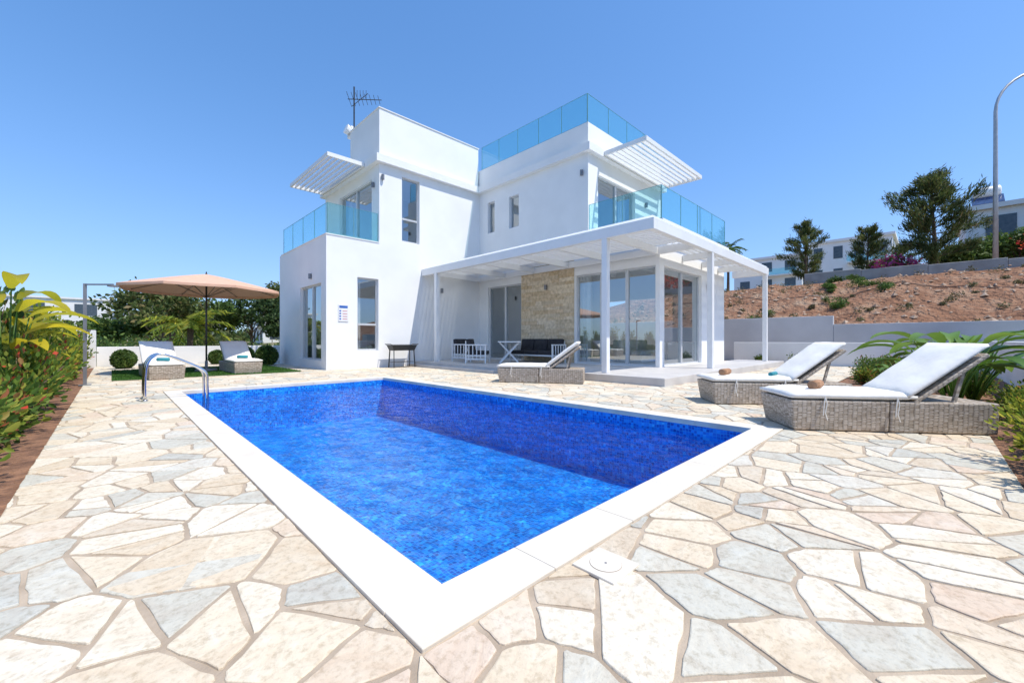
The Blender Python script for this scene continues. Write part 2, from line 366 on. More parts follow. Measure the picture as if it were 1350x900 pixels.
# ------------------------------------------------------------ terrain (one sheet, pool hole)
def sm(t): t=max(0,min(1,t)); return t*t*(3-2*t)
def H(x,y):
    if x<21.9: 
        return -.03
    ty=1-sm((y-16)/14)*.75
    ty*=1-.6*sm((-y-30)/40)
    t=(x-22)/12
    h=1.45+3.35*(.5*t+.5*sm(t)) if t<1 else 4.8+1.2*sm((x-36)/30)
    if 22.5<x<33.5: h+=.38*noise.noise(Vector((x*.45,y*.45,0)))+.18*noise.noise(Vector((x*1.3,y*1.3,3)))
    return h*ty
xs=[-2500,-900,-300,-100,-40,-15,-5,-1.75,-.45,.83,5.22,9,13,17,21.84,22]+[22.5+.5*i for i in range(25)]+[36,38,42,48,56,66,80,110,200,400,900,2500]
ys=[-2500,-900,-300,-120,-80,-60,-45]+[-35+1.0*i for i in range(20)]+[-15+.5*i for i in range(30)]+[0,.6,1.255,2]+[2.5+.5*i for i in range(15)]+[10.175]+[10.5+.75*i for i in range(20)]+[26,28,30,34,40,55,80,150,400,1000,2500]
V=[];F=[];mi=[]
for x in xs:
    for y in ys: V.append((x,y,H(x,y)))
ny=len(ys)
for i in range(len(xs)-1):
    for j in range(ny-1):
        cx=(xs[i]+xs[i+1])/2; cy=(ys[j]+ys[j+1])/2
        if .83<cx<5.22 and 1.255<cy<10.175: continue
        F.append((i*ny+j,(i+1)*ny+j,(i+1)*ny+j+1,i*ny+j+1)); mi.append(1 if cx>21.8 and cx<70 and abs(cy)<60 else 0)
me=bpy.data.meshes.new('ground'); me.from_pydata(V,[],F); me.materials.append(M['field']); me.materials.append(M['hill'])
me.polygons.foreach_set('material_index',mi); me.update()
for p in me.polygons: p.use_smooth=True
gobj=bpy.data.objects.new('ground',me); col.objects.link(gobj)

mb=MB()
for _ in range(1300):
    x=random.uniform(22.3,33.5); y=random.uniform(-8,16); z=H(x,y); s=random.choice([.03,.04,.05,.07,.1,.13])*random.uniform(.7,1.3)
    i=len(mb.v)
    pts=[(1,0,0),(0,1,0),(-1,0,0),(0,-1,0),(0,0,.8),(0,0,-.6)]
    for p in pts:
        mb.v.append((x+(p[0]+random.uniform(-.3,.3))*s,y+(p[1]+random.uniform(-.3,.3))*s,z+(p[2]+random.uniform(-.2,.2))*s))
    for a,b in((0,1),(1,2),(2,3),(3,0)): mb.f+=[(i+a,i+b,i+4),(i+b,i+a,i+5)]
mb.make('hillside_rocks',pm('rock',(.46,.35,.26),(.30,.19,.12),rough=1,scale=3))

# ------------------------------------------------------------ paving
PX0,PX1,PY0,PY1=.955,5.10,1.378,10.05
CX0,CX1,CY0,CY1=.705,5.35,1.128,10.30
XL,XR,YB,YT=-.45,21.6,-.45,21.4
mb=MB()
z=0.0
mb.quad((XL,YB,z),(CX0+.05,YB,z),(CX0+.05,YT,z),(XL,YT,z))
mb.quad((CX0+.05,YB,z),(CX1-.05,YB,z),(CX1-.05,CY0+.05,z),(CX0+.05,CY0+.05,z))
mb.quad((CX0+.05,CY1-.05,z),(CX1-.05,CY1-.05,z),(CX1-.05,YT,z),(CX0+.05,YT,z))
mb.quad((CX1-.05,YB,z),(8.6,YB,z),(8.6,YT,z),(CX1-.05,YT,z))
mb.quad((8.6,1.5,z),(XR,1.5,z),(XR,YT,z),(8.6,YT,z))
paving=empty('stone_paving'); mb.make('mortar_bed',M['mortar'],paving)
g=.25; grid={}
nx=int((XR-XL)/g)+8; ny_=int((YT-YB)/g)+8
for i in range(nx):
    for j in range(ny_):
        if random.random()<.34: continue
        x=XL+(i-4+random.uniform(-.1,1.1))*g; y=YB+(j-4+random.uniform(-.1,1.1))*g
        grid[(i,j)]=(x,y)
def clip(poly,a,b,c):
    o=[]; n=len(poly)
    for k in range(n):
        p=poly[k]; q=poly[(k+1)%n]
        dp=a*p[0]+b*p[1]-c; dq=a*q[0]+b*q[1]-c
        if dp<=0: o.append(p)
        if (dp<0 and dq>0) or (dp>0 and dq<0):
            t=dp/(dp-dq); o.append((p[0]+(q[0]-p[0])*t,p[1]+(q[1]-p[1])*t))
    return o
def parea(poly):
    ar=0
    for k in range(len(poly)):
        p=poly[k]; q=poly[(k+1)%len(poly)]; ar+=p[0]*q[1]-p[1]*q[0]
    return abs(ar)/2
sv=[];sf=[]
gap=.009
def addstone(poly,near):
    if len(poly)<3 or parea(poly)<.0018: return
    out=[]; n=len(poly)
    for k in range(n):
        p=poly[k]; q=poly[(k+1)%n]; l=math.hypot(q[0]-p[0],q[1]-p[1])
        if l<.012: 
            out.append(((p[0]+q[0])/2,(p[1]+q[1])/2)); continue
        t=min(.3,.010/l)
        ts=[t,1-t]
        if near and l>.07: ts=[t,random.uniform(.22,.34),random.uniform(.45,.55),random.uniform(.66,.78),1-t]
        nx_,ny2=(q[1]-p[1])/l,-(q[0]-p[0])/l
        for tt in ts:
            jx=random.uniform(-1,.6)*(.006 if near else .002)
            out.append((p[0]+(q[0]-p[0])*tt+nx_*jx,p[1]+(q[1]-p[1])*tt+ny2*jx))
    n=len(out)
    mx=sum(p[0] for p in out)/n; my=sum(p[1] for p in out)/n
    b=len(sv); hz=.005+random.uniform(0,.003); tx=random.uniform(-.006,.006); ty=random.uniform(-.006,.006)
    for p in out: sv.append((p[0],p[1],.0005))
    for p in out: sv.append((p[0]+(mx-p[0])*.01,p[1]+(my-p[1])*.01,hz-.002+tx*(p[0]-mx)+ty*(p[1]-my)))
    for p in out:
        d=math.hypot(mx-p[0],my-p[1])+1e-6; s=min(.006/d,.4)
        sv.append((p[0]+(mx-p[0])*s,p[1]+(my-p[1])*s,hz+tx*(p[0]-mx)+ty*(p[1]-my)))
    for k in range(n):
        k2=(k+1)%n
        sf.append((b+k,b+k2,b+n+k2,b+n+k)); sf.append((b+n+k,b+n+k2,b+2*n+k2,b+2*n+k))
    sf.append(tuple(b+2*n+k for k in range(n)))
def region(poly):
    A,B,C,D=CX0-.006,CX1+.006,CY0-.006,CY1+.006
    xsn=[p[0] for p in poly]; ysn=[p[1] for p in poly]
    if max(xsn)<=A or min(xsn)>=B or max(ysn)<=C or min(ysn)>=D: return [poly]
    res=[clip(poly,1,0,A),clip(poly,-1,0,-B)]
    m=clip(poly,-1,0,-A); m=clip(m,1,0,B) if len(m)>2 else m
    if len(m)>2:
        res.append(clip(m,0,1,C)); res.append(clip(m,0,-1,-D))
    return [q for q in res if len(q)>2]
for (i,j),(cx,cy) in grid.items():
    if CX0+.5<cx<CX1-.5 and CY0+.5<cy<CY1-.5: continue
    if cx<XL-.5 or cx>XR or cy<YB-.5 or cy>YT: continue
    if cx>8.6 and cy<1.2: continue
    if cx>8.5 and cy>3.9 : continue
    if cx>5.2 and cy>14.0: continue
    R=.8
    poly=[(cx-R,cy-R),(cx+R,cy-R),(cx+R,cy+R),(cx-R,cy+R)]
    for di in range(-4,5):
        for dj in range(-4,5):
            if di==0 and dj==0: continue
            q=grid.get((i+di,j+dj))
            if not q: continue
            dx=q[0]-cx; dy=q[1]-cy; l=math.hypot(dx,dy)
            if l<.03: continue
            poly=clip(poly,dx/l,dy/l,(dx*cx+dy*cy)/l+l/2-gap)
            if len(poly)<3: break
        if len(poly)<3: break
    if len(poly)<3: continue
    if len(poly)>2: poly=clip(poly,-1,0,-XL)
    if len(poly)>2: poly=clip(poly,0,-1,-YB)
    if cx<8.5 and cy<1.5 and len(poly)>2: poly=clip(poly,1,0,8.6)
    if cx>=8.5 and len(poly)>2: poly=clip(poly,0,-1,-1.5)
    if len(poly)<3: continue
    for poly in region(poly):
        near=math.hypot(cx,cy)<8
        ar=parea(poly)
        parts=[poly]
        if (ar>.085 and random.random()<.6) or (ar>.05 and random.random()<.35):
            a=random.uniform(0,math.pi); na,nb=math.cos(a),math.sin(a)
            mx=sum(p[0] for p in poly)/len(poly)+random.uniform(-.03,.03); my=sum(p[1] for p in poly)/len(poly)+random.uniform(-.03,.03)
            c=na*mx+nb*my
            parts=[clip(poly,na,nb,c-gap),clip(poly,-na,-nb,-c-gap)]
        for q in parts: addstone(q,near)
me=bpy.data.meshes.new('flagstones'); me.from_pydata(sv,[],sf); me.materials.append(M['stone']); me.update()
o=bpy.data.objects.new('flagstones',me); col.objects.link(o); o.parent=paving

mb=MB()
mb.quad((-1.7,-1.3,-.012),(XL,-1.3,-.012),(XL,YT,-.012),(-1.7,YT,-.012))
mb.quad((XL,-1.3,-.012),(8.6,-1.3,-.012),(8.6,YB,-.012),(XL,YB,-.012))
mb.quad((8.6,-1.3,-.012),(21.7,-1.3,-.012),(21.7,1.5,-.012),(8.6,1.5,-.012))
mb.make('planting_bed_soil',M['soil'])

pool=empty('swimming_pool')
mb=MB()
def slabs(u0,u1,ax,a0,a1,L_=.62,z0=-.05,z1=.016):
    n=max(1,round((u1-u0)/L_)); s=(u1-u0)/n
    for k in range(n):
        a=u0+k*s+.0012; b=u0+(k+1)*s-.0012
        if ax=='x': mb.box(a,b,a0,a1,z0,z1)
        else: mb.box(a0,a1,a,b,z0,z1)
slabs(CX0,CX1,'x',CY0,PY0); slabs(CX0,CX1,'x',PY1,CY1)
slabs(PY0+.0015,PY1-.0015,'y',CX0,PX0); slabs(PY0+.0015,PY1-.0015,'y',PX1,CX1)
mb.make('coping',M['coping'],pool,bevel=.004)
DZ=-.98
me=bpy.data.meshes.new('basin')
bv=[];bf=[];uvs=[]
def bq(ps,us):
    i=len(bv); bv.extend(ps); bf.append((i,i+1,i+2,i+3)); uvs.extend(us)
a,b_,c,d=PX0-.004,PX1+.004,PY0-.004,PY1+.004
zt=-.05
bq([(a,c,DZ),(b_,c,DZ),(b_,d,DZ),(a,d,DZ)],[(a,c),(b_,c),(b_,d),(a,d)])
bq([(a,c,DZ),(a,d,DZ),(a,d,zt),(a,c,zt)],[(c,DZ),(d,DZ),(d,zt),(c,zt)])
bq([(b_,c,DZ),(b_,c,zt),(b_,d,zt),(b_,d,DZ)],[(c,DZ),(c,zt),(d,zt),(d,DZ)])
bq([(a,c,DZ),(a,c,zt),(b_,c,zt),(b_,c,DZ)],[(a,DZ),(a,zt),(b_,zt),(b_,DZ)])
bq([(a,d,DZ),(b_,d,DZ),(b_,d,zt),(a,d,zt)],[(a,DZ),(b_,DZ),(b_,zt),(a,zt)])
me.from_pydata(bv,[],bf); ul=me.uv_layers.new(name='UVMap')
for k,u in enumerate(uvs): ul.data[k].uv=u
me.materials.append(M['mosaic']); me.update()
o=bpy.data.objects.new('basin',me); col.objects.link(o); o.parent=pool
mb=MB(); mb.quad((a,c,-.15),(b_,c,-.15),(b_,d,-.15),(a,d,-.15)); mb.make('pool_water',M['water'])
e=empty('skimmer_lid')
mb=MB(); mb.box(1.45,1.66,.89,1.10,.001,.016); mb.make('frame',M['coping'],e,bevel=.004)
def disc(mb,cx,cy,z,r,n=32,h=.002):
    mb.tube([(cx,cy,z),(cx,cy,z+h)],r,n)
mb=MB(); disc(mb,1.555,.995,.0163,.0705,h=.001); mb.make('lid_joint',M['mortar'],e)
mb=MB(); disc(mb,1.555,.995,.0175,.0685,h=.001); mb.make('round_lid',M['coping'],e)
mb=MB(); disc(mb,1.555,.995,.0187,.006,h=.0005); mb.make('finger_hole',M['gray'],e)

e=empty('pool_handrail')
for y in(9.25,8.85):
    P=[(.38,y,0),(.38,y,.35),(.40,y,.60),(.46,y,.72),(.56,y,.77),(.68,y,.74),(.95,y,.60),(1.12,y,.50),(1.18,y,.43),(1.20,y,.34),(1.20,y,-.7)]
    Q=[P[0]]
    for k in range(len(P)-1):
        p=Vector(P[k]);q=Vector(P[k+1]); Q+=[tuple(p.lerp(q,.25)),tuple(p.lerp(q,.75))]
    Q.append(P[-1])
    mb=MB(); mb.tube(Q,.021,12); mb.tube([(.38,y,.012),(.38,y,.03)],.045,16)
    mb.make('rail',M['steel'],e,smooth=True)

# ------------------------------------------------------------ villa
villa=empty('white_villa')
wallmb=MB()
def wall(axis,c0,c1,u0,u1,z0,z1,ops=(),mb=None):
    mb=mb or wallmb
    us=sorted({u0,u1,*[o[0] for o in ops],*[o[1] for o in ops]}); zs=sorted({z0,z1,*[o[2] for o in ops],*[o[3] for o in ops]})
    for i in range(len(us)-1):
        run=None
        for j in range(len(zs)-1):
            cu=(us[i]+us[i+1])/2; cz=(zs[j]+zs[j+1])/2
            hole=any(o[0]<cu<o[1] and o[2]<cz<o[3] for o in ops)
            if not hole:
                if run is None: run=[zs[j],zs[j+1]]
                else: run[1]=zs[j+1]
            if hole or j==len(zs)-2:
                if run:
                    if axis=='x': mb.box(us[i],us[i+1],c0,c1,run[0],run[1])
                    else: mb.box(c0,c1,us[i],us[i+1],run[0],run[1])
                    run=None
framemb=MB(); glassmb=MB(); curtmb=MB()
def window(axis,c,u0,u1,z0,z1,n=2,fw=.055,inset=.10,transom=None,curtain=None):
    a,b=c+inset,c+inset+.07
    def bx(ua,ub,za,zb,da=0):
        if axis=='x': framemb.box(ua,ub,a-da,b,za,zb)
        else: framemb.box(a-da,b,ua,ub,za,zb)
    bx(u0,u0+fw,z0,z1); bx(u1-fw,u1,z0,z1); bx(u0+fw,u1-fw,z0,z0+fw); bx(u0+fw,u1-fw,z1-fw,z1)
    w=(u1-u0-2*fw)/n
    for k in range(1,n):
        u=u0+fw+k*w; bx(u-.05,u+.05,z0+fw,z1-fw,.015)
    if transom: bx(u0+fw,u1-fw,transom-.035,transom+.035,.01)
    m=c+inset+.035
    if axis=='x': glassmb.quad((u0,m,z0),(u1,m,z0),(u1,m,z1),(u0,m,z1))
    else: glassmb.quad((m,u0,z0),(m,u1,z0),(m,u1,z1),(m,u0,z1))
    if curtain:
        for (ca,cb) in curtain:
            nn=int((cb-ca)/.04)+1
            prev=None
            for k in range(nn+1):
                u=ca+(cb-ca)*k/nn; dd=c+.42+.035*math.sin(k*1.3)
                if prev:
                    if axis=='x': curtmb.quad((prev[0],prev[1],z0+.02),(u,dd,z0+.02),(u,dd,z1),(prev[0],prev[1],z1))
                    else: curtmb.quad((prev[1],prev[0],z0+.02),(dd,u,z0+.02),(dd,u,z1),(prev[1],prev[0],z1))
                prev=(u,dd)
T=.25
wall('x',13.9,13.9+T,5.05,6.91,-.02,4.5,[(6.1,6.88,.63,3.19)])
wall('x',13.9,13.9+T,6.91,11.6,-.02,7.4,[(7.82,8.58,4.72,7.15)])
window('x',13.9,6.1,6.88,.63,3.19,1,transom=1.55,curtain=[(6.15,6.4)])
window('x',13.9,7.82,8.58,4.72,7.15,1,transom=5.6)
wall('y',5.05,5.05+T,13.9+T,18.86,-.02,4.5,[(14.35,16.5,.3,2.94)])
window('y',5.05,14.35,16.5,.3,2.94,2,curtain=[(14.4,15.0),(16.0,16.5)])
wall('y',6.91,6.91+T,13.9+T,18.86,4.5,7.4,[(14.5,17.5,4.56,6.98)])
window('y',6.91,14.5,17.5,4.56,6.98,2,curtain=[(16.8,17.5)])
wall('y',11.6,11.6+T,5.57,13.9,-.02,4.1,[(5.70,8.65,.2,3.25),(11.3,13.3,.2,3.25)])
window('y',11.6,5.70,8.65,.2,3.25,3,curtain=[(8.3,8.7)])
window('y',11.6,11.3,13.3,.2,3.25,2)
wall('y',11.6,11.6+T,8.12,13.9,4.5,7.4,[(12.88,13.32,5.58,6.9),(11.44,12.0,5.54,6.83)])
window('y',11.6,12.88,13.32,5.58,6.9,1); window('y',11.6,11.44,12.0,5.54,6.83,1)
wall('x',5.57,5.57+T,11.6+T,16.8,-.02,4.1,[(11.9,14.8,.2,3.25)])
window('x',5.57,11.9,14.8,.2,3.25,2)
wall('x',8.12,8.12+T,11.6+T,16.8,4.5,7.4,[(12.2,14.8,4.56,6.8)])
window('x',8.12,12.2,14.8,4.56,6.8,2,curtain=[(14.2,14.7)])
wall('y',16.8,17.05,5.57,18.86,-.02,4.1,[(7.5,11,.8,2.8)]); wall('y',16.8,17.05,8.12,18.86,4.5,7.4)
wall('x',18.86,19.1,5.05,17.05,-.02,4.1); wall('x',18.86,19.1,6.91,17.05,4.5,7.4)
wallmb.box(5.3,11.6,14.15,18.86,4.1,4.5)
wallmb.box(11.6,17.05,5.57,18.86,4.1,4.5)
wallmb.box(5.05,17.05,18.86,19.1,4.1,4.5)
wallmb.box(6.73,11.42,13.72,19.28,7.4,7.67)
wallmb.box(11.42,17.2,7.94,19.28,7.4,7.67)
wallmb.box(6.91,11.55,13.9,16.4,7.67,9.4)
wall('y',11.6,11.8,8.12,18.9,7.67,8.44); wall('x',8.12,8.32,11.8,17.0,7.67,8.44); wall('y',16.8,17.0,8.32,18.9,7.67,8.44)
wallmb.make('walls',M['wall'],villa)
mb=MB(); mb.box(6.88,11.58,13.87,16.43,9.4,9.43); mb.make('parapet_cap',M['wall'],villa)
framemb.make('window_frames',M['alu'],villa); glassmb.make('window_panes',M['glass'],villa); curtmb.make('curtains',M['curtain'],villa)
mb=MB()
mb.box(5.3,16.8,14.15,18.86,.0,.19)
mb.box(11.85,16.8,5.82,14.15,.0,.192)
mb.make('interior_floor',M['ifloor'],villa)
mb=MB(); mb.box(11.0,11.1,14.16,18.85,.2,4.09); mb.box(12.0,16.7,11.4,11.5,.2,4.09); mb.box(5.4,11,16.9,17.0,.2,4.09); mb.box(7.2,16.7,16.9,17.0,4.51,7.39); mb.make('partition_walls',M['inner'],villa)
mb=MB(); mb.box(13.2,15.4,7.0,7.9,.2,.62); mb.box(13.2,15.4,7.9,8.15,.2,1.0); mb.box(12.6,14.8,11.0,11.39,.2,2.6); mb.box(6.0,7.4,14.9,15.9,.2,.75);mb.box(6.0,7.4,15.9,16.1,.2,1.2); mb.make('interior_furniture',M['whitec'],villa,bevel=.05)
mb=MB(); mb.box(14.4,15.9,6.1,6.8,.9,.95); 
for x in(14.5,15.8):
    for y in(6.2,6.7): mb.box(x-.03,x+.03,y-.03,y+.03,.2,.9)
mb.make('interior_table',M['wood'],villa)
mb=MB(); z=.2
while z<3.98:
    h=min(random.uniform(.09,.17),4.0-z); y=8.70
    if 4.0-z-h<.06: h=4.0-z
    while y<11.26:
        l=random.uniform(.3,.9)
        if 11.27-(y+l)<.15: l=11.27-y
        dp=random.uniform(.03,.045)
        mb.box(11.6-dp,11.597,y+.0008,y+l-.0008,z+.0008,z+h-.0008); y+=l
    z+=h
mb.make('stone_cladding',M['clad'],villa,bevel=.004,seg=1)
mb=MB(); mb.box(11.45,17.05,5.40,5.565,4.1,4.55); mb.box(11.45,11.595,5.565,8.1,4.1,4.55); mb.box(5.03,6.90,13.88,18.88,4.5,4.53); mb.make('balcony_edges',M['wall'],villa)
bal=MB(); clampm=MB()
def balu(p0,p1,z0,z1,n):
    p0=Vector(p0);p1=Vector(p1);d=(p1-p0)
    for k in range(n):
        a=p0+d*(k/n)+d.normalized()*.01; b=p0+d*((k+1)/n)-d.normalized()*.01
        bal.beam((a.x,a.y,(z0+z1)/2),(b.x,b.y,(z0+z1)/2),.014,z1-z0)
        clampm.box(a.x-.009,a.x+.009,a.y-.009,a.y+.009,z0,z1+.004)
    clampm.box(p1.x-.009,p1.x+.009,p1.y-.009,p1.y+.009,z0,z1+.004)
    clampm.beam((p0.x,p0.y,z1+.004),(p1.x,p1.y,z1+.004),.016,.008)
    clampm.beam((p0.x,p0.y,z0+.02),(p1.x,p1.y,z0+.02),.04,.06)
balu((5.12,13.98),(5.12,18.8),4.53,5.57,4); balu((5.12,13.98),(6.88,13.98),4.53,5.57,2)
balu((11.56,5.50),(11.56,8.05),4.55,5.57,2); balu((11.56,5.50),(16.9,5.50),4.55,5.57,4)
balu((11.68,8.20),(11.68,13.8),8.44,9.47,5); balu((11.68,8.20),(16.9,8.20),8.44,9.47,4); balu((16.9,8.2),(16.9,16),8.44,9.47,6)
bal.make('glass_balustrades',M['bal'],villa)
clampm.make('balustrade_edges',pm('edge_glass',(.16,.36,.38),(.14,.32,.34),rough=.3),villa)
mb=MB()
def canopy(x0,x1,y0,y1,z,axis,step=.27):
    t=.07;h=.14
    mb.box(x0,x1,y0,y0+t,z,z+h); mb.box(x0,x1,y1-t,y1,z,z+h); mb.box(x0,x0+t,y0+t,y1-t,z,z+h); mb.box(x1-t,x1,y0+t,y1-t,z,z+h)
    if axis=='y':
        x=x0+t+.12
        while x<x1-t-.05: mb.box(x,x+.045,y0+t,y1-t,z+.015,z+h-.01); x+=step
    else:
        y=y0+t+.12
        while y<y1-t-.05: mb.box(x0+t,x1-t,y,y+.045,z+.015,z+h-.01); y+=step
canopy(5.38,6.72,14.7,18.9,7.45,'y',.19)
canopy(12.3,16.9,6.35,7.93,7.45,'x',.19)
mb.make('slatted_canopies',M['metalw'],villa)
mb=MB()
for (x,y,z) in[(5.0,15.3,3.25),(9.6,13.85,3.0),(11.5,9.95,2.95),(11.54,8.35,6.75),(15.6,8.06,6.5),(15.3,5.5,2.9),(7.02,13.84,6.9),(6.85,14.3,6.7)]:
    mb.tube([(x,y,z-.09),(x,y,z+.09)],.055,14)
mb.make('wall_lamps',M['gray'],villa)
an=empty('tv_antenna')
mb=MB(); ax,ay=7.02,16.3
mb.tube([(ax,ay,9.4),(ax,ay,11.25)],.03,8)
d=Vector((.75,-.66,0))
mb.tube([Vector((ax,ay,10.75))-d*.25,Vector((ax,ay,10.75))+d*1.1],.015,6)
for k in range(8):
    c=Vector((ax,ay,10.75))+d*(-.2+k*.17); l=.34-.02*k
    mb.tube([c+Vector((-.6*l,-.7*l,.35*l)),c+Vector((.6*l,.7*l,-.35*l))],.009,5)
mb.tube([Vector((ax,ay,10.45))-d*.1,Vector((ax,ay,11.0))+d*.55],.012,6)
for k in range(5):
    c=Vector((ax,ay,11.0))+d*(.0+k*.12); mb.tube([c+Vector((0,0,-.25)),c+Vector((0,0,.12))],.009,5)
mb.make('mast_and_elements',M['black'],an)
mb=MB(); mb.box(6.95,7.15,16.5,16.8,9.3,9.75); mb.tube([(6.95,16.6,9.55),(6.8,16.6,9.6)],[.18,.2],14); mb.make('dish',M['metalw'],an)
sg=empty('wall_sign')
mb=MB(); mb.box(5.44,5.78,13.875,13.898,1.63,2.2); mb.make('board',M['signw'],sg)
mb=MB(); mb.box(5.47,5.75,13.87,13.8745,2.08,2.16); 
for k in range(4): mb.box(5.47,5.53,13.87,13.8745,1.69+.09*k,1.735+.09*k)
mb.make('blue_print',M['signb'],sg)
mb=MB()
for k in range(4): mb.box(5.58,5.74,13.87,13.8745,1.70+.09*k,1.715+.09*k)
mb.make('red_print',M['signr'],sg)

pt=empty('patio_platform')
mb=MB(); mb.box(8.35,18.6,3.9,5.56,-.02,.185); mb.box(8.35,11.595,5.56,13.895,-.02,.185); mb.make('slab',M['patio'],pt,bevel=.012)
mb=MB(); mb.box(8.05,8.345,9.0,13.89,-.02,.09); mb.make('step',M['patio'],pt,bevel=.01)
pg=empty('pergola')
mb=MB()
zb,ztp=3.5,3.76
mb.box(8.67,8.83,4.3,13.89,zb,ztp); mb.box(8.83,18.1,4.3,4.46,zb,ztp); mb.box(17.94,18.1,4.46,5.56,zb,ztp)
mb.box(11.46,11.54,4.46,13.89,zb+.02,ztp-.02)
for y in(5.6,7.3,8.9,10.5,12.1,13.7): mb.box(8.83,11.46,y-.04,y+.04,zb+.03,ztp-.03)
for x in(13.2,14.8,16.4): mb.box(x-.04,x+.04,4.46,5.56,zb+.03,ztp-.03)
mb.make('beams',M['metalw'],pg,bevel=.006,seg=1)
mb=MB()
x=8.97
while x<11.42:
    mb.box(x,x+.055,4.46,13.88,ztp-.028,ztp+.045); x+=.19
y=4.58
while y<5.4:
    mb.box(11.56,17.93,y,y+.055,ztp-.028,ztp+.045); y+=.19
mb.make('slats',M['metalw'],pg)
mb=MB(); mb.box(8.70,11.44,4.34,13.88,ztp+.047,ztp+.055); mb.box(11.443,18.06,4.34,5.39,ztp+.047,ztp+.055)  # opal sheets added above the slats to soften their shadow stripes
mb.make('added_diffuser_sheets',M['opal'],pg)
mb=MB()
for (x,y) in[(8.75,5.6),(8.75,12.96),(12.3,4.38),(17.9,4.38)]: 
    mb.box(x-.075,x+.075,y-.075,y+.075,.186,zb)
mb.make('posts',M['metalw'],pg,bevel=.008)

# ------------------------------------------------------------ loungers
def R3(ax,a): return Matrix.Rotation(a,4,ax)
def lounger(loc,rz,towels=()):
    e=empty('sun_lounger',(loc[0],loc[1],.012),rz)
    W=.72
    mb=MB()
    for (a,b) in((0,.985),(.995,2.0)):
        i=len(mb.v)
        xa0=a+(.05 if a==0 else 0)
        mb.v+=[(xa0,.02,.0),(b,.02,.0),(b,W-.02,.0),(xa0,W-.02,.0),(a,0,.33),(b,0,.33),(b,W,.33),(a,W,.33)]
        mb.f+=[(i,i+3,i+2,i+1),(i+4,i+5,i+6,i+7),(i,i+1,i+5,i+4),(i+1,i+2,i+6,i+5),(i+2,i+3,i+7,i+6),(i+3,i,i+4,i+7)]
    mb.make('wicker_base',M['wicker'],e,bevel=.018)
    hx,hz=1.20,.36; tx,tz=1.88,.87
    v=Vector((tx-hx,0,tz-hz)); L_=v.length; ang=math.atan2(v.z,v.x)
    mb=MB(); mb.mbox(Matrix.Translation((( hx+tx)/2+.03,W/2,(hz+tz)/2-.035))@R3('Y',-ang),L_,W-.02,.045); mb.make('wicker_back',M['wicker'],e,bevel=.012)
    mb=MB()
    for y in(.06,W-.06): mb.beam((1.72,y,.70),(1.62,y,.32),.03,.03)
    mb.make('struts',M['wicker'],e)
    def cushion(name,mat4,sx,sy,sz,par,sd):
        me=bpy.data.meshes.new(name); nx_,ny2=18,10; vs=[];fs=[]
        for side in(1,-1):
            for i in range(nx_+1):
                for j in range(ny2+1):
                    u=i/nx_*2-1; v_=j/ny2*2-1
                    edge=(1-abs(u)**8)*(1-abs(v_)**7)
                    puff=.32+.68*max(0,edge)**.45
                    nz=noise.noise(Vector((u*2.2+sd,v_*1.6,sd)))*.010+noise.noise(Vector((u*6+sd,v_*4,sd*2)))*.004
                    vs.append(tuple(mat4@Vector((u*sx/2,v_*sy/2,side*sz/2*puff+(nz if side>0 else 0)))))
        n1=(nx_+1)*(ny2+1)
        for i in range(nx_):
            for j in range(ny2):
                a=i*(ny2+1)+j; b=a+ny2+1
                fs.append((a,b,b+1,a+1)); fs.append((n1+a,n1+a+1,n1+b+1,n1+b))
        for i in range(nx_):
            for j in(0,ny2):
                a=i*(ny2+1)+j; b=a+ny2+1; q=(a,n1+a,n1+b,b); fs.append(q if j==0 else q[::-1])
        for j in range(ny2):
            for i in(0,nx_):
                a=i*(ny2+1)+j; b=a+1; q=(a,b,n1+b,n1+a); fs.append(q if i==0 else q[::-1])
        me.from_pydata(vs,[],fs); me.materials.append(M['whitec'])
        for p in me.polygons: p.use_smooth=True
        me.update(); o=bpy.data.objects.new(name,me); col.objects.link(o); o.parent=par
    sd=random.uniform(0,20)
    cushion('seat_cushion',Matrix.Translation((.62,W/2,.378)),1.25,W,.10,e,sd)
    cushion('back_cushion',Matrix.Translation(((hx+tx)/2-.02,W/2,(hz+tz)/2+.045))@R3('Y',-ang),L_+.08,W,.10,e,sd+5)
    mb=MB()
    for (x,y) in((.35,-.005),(1.05,-.005)):
        mb.tube([(x,y,.37),(x+.01,y-.012,.30),(x-.01,y-.015,.2),(x+.015,y-.012,.12)],.005,5)
        mb.tube([(x,y,.37),(x-.02,y-.012,.28),(x-.03,y-.015,.17)],.005,5)
    mb.make('cushion_ties',M['whitec'],e)
    for (x,y,mk,rr) in towels:
        mb=MB(); A=Vector((x,y,.425+rr)); dd=Vector((.22,.25,0)).normalized()*.14
        n_=Vector((-dd.y,dd.x,0)).normalized()
        mb.tube([A-dd,A-dd*.97,A+dd*.97,A+dd],[rr*.8,rr,rr,rr*.8],28)
        fl=-n_*rr*.75+Vector((0,0,rr*.45))
        mb.tube([A-dd*.97+fl,A+dd*.97+fl],rr*.22,8)
        mb.make('rolled_towel_'+mk,M[mk],e,smooth=True)
    return e
lounger((5.32,1.06),math.atan2(-1.575,1.21),[(.42,.30,'towel',.05),(.62,.60,'towelb',.022)])
lounger((6.62,2.33),math.atan2(-1.55,1.26),[(.32,.35,'towel',.05),(1.0,.25,'towelb',.03)])
lounger((6.45,7.08),math.atan2(-1.68,1.08),[])
lounger((1.36,13.35),math.pi/2+.06,[(.75,.35,'towelb',.05)])
lounger((3.22,13.9),math.pi/2+.03,[(.75,.35,'towelb',.05)])

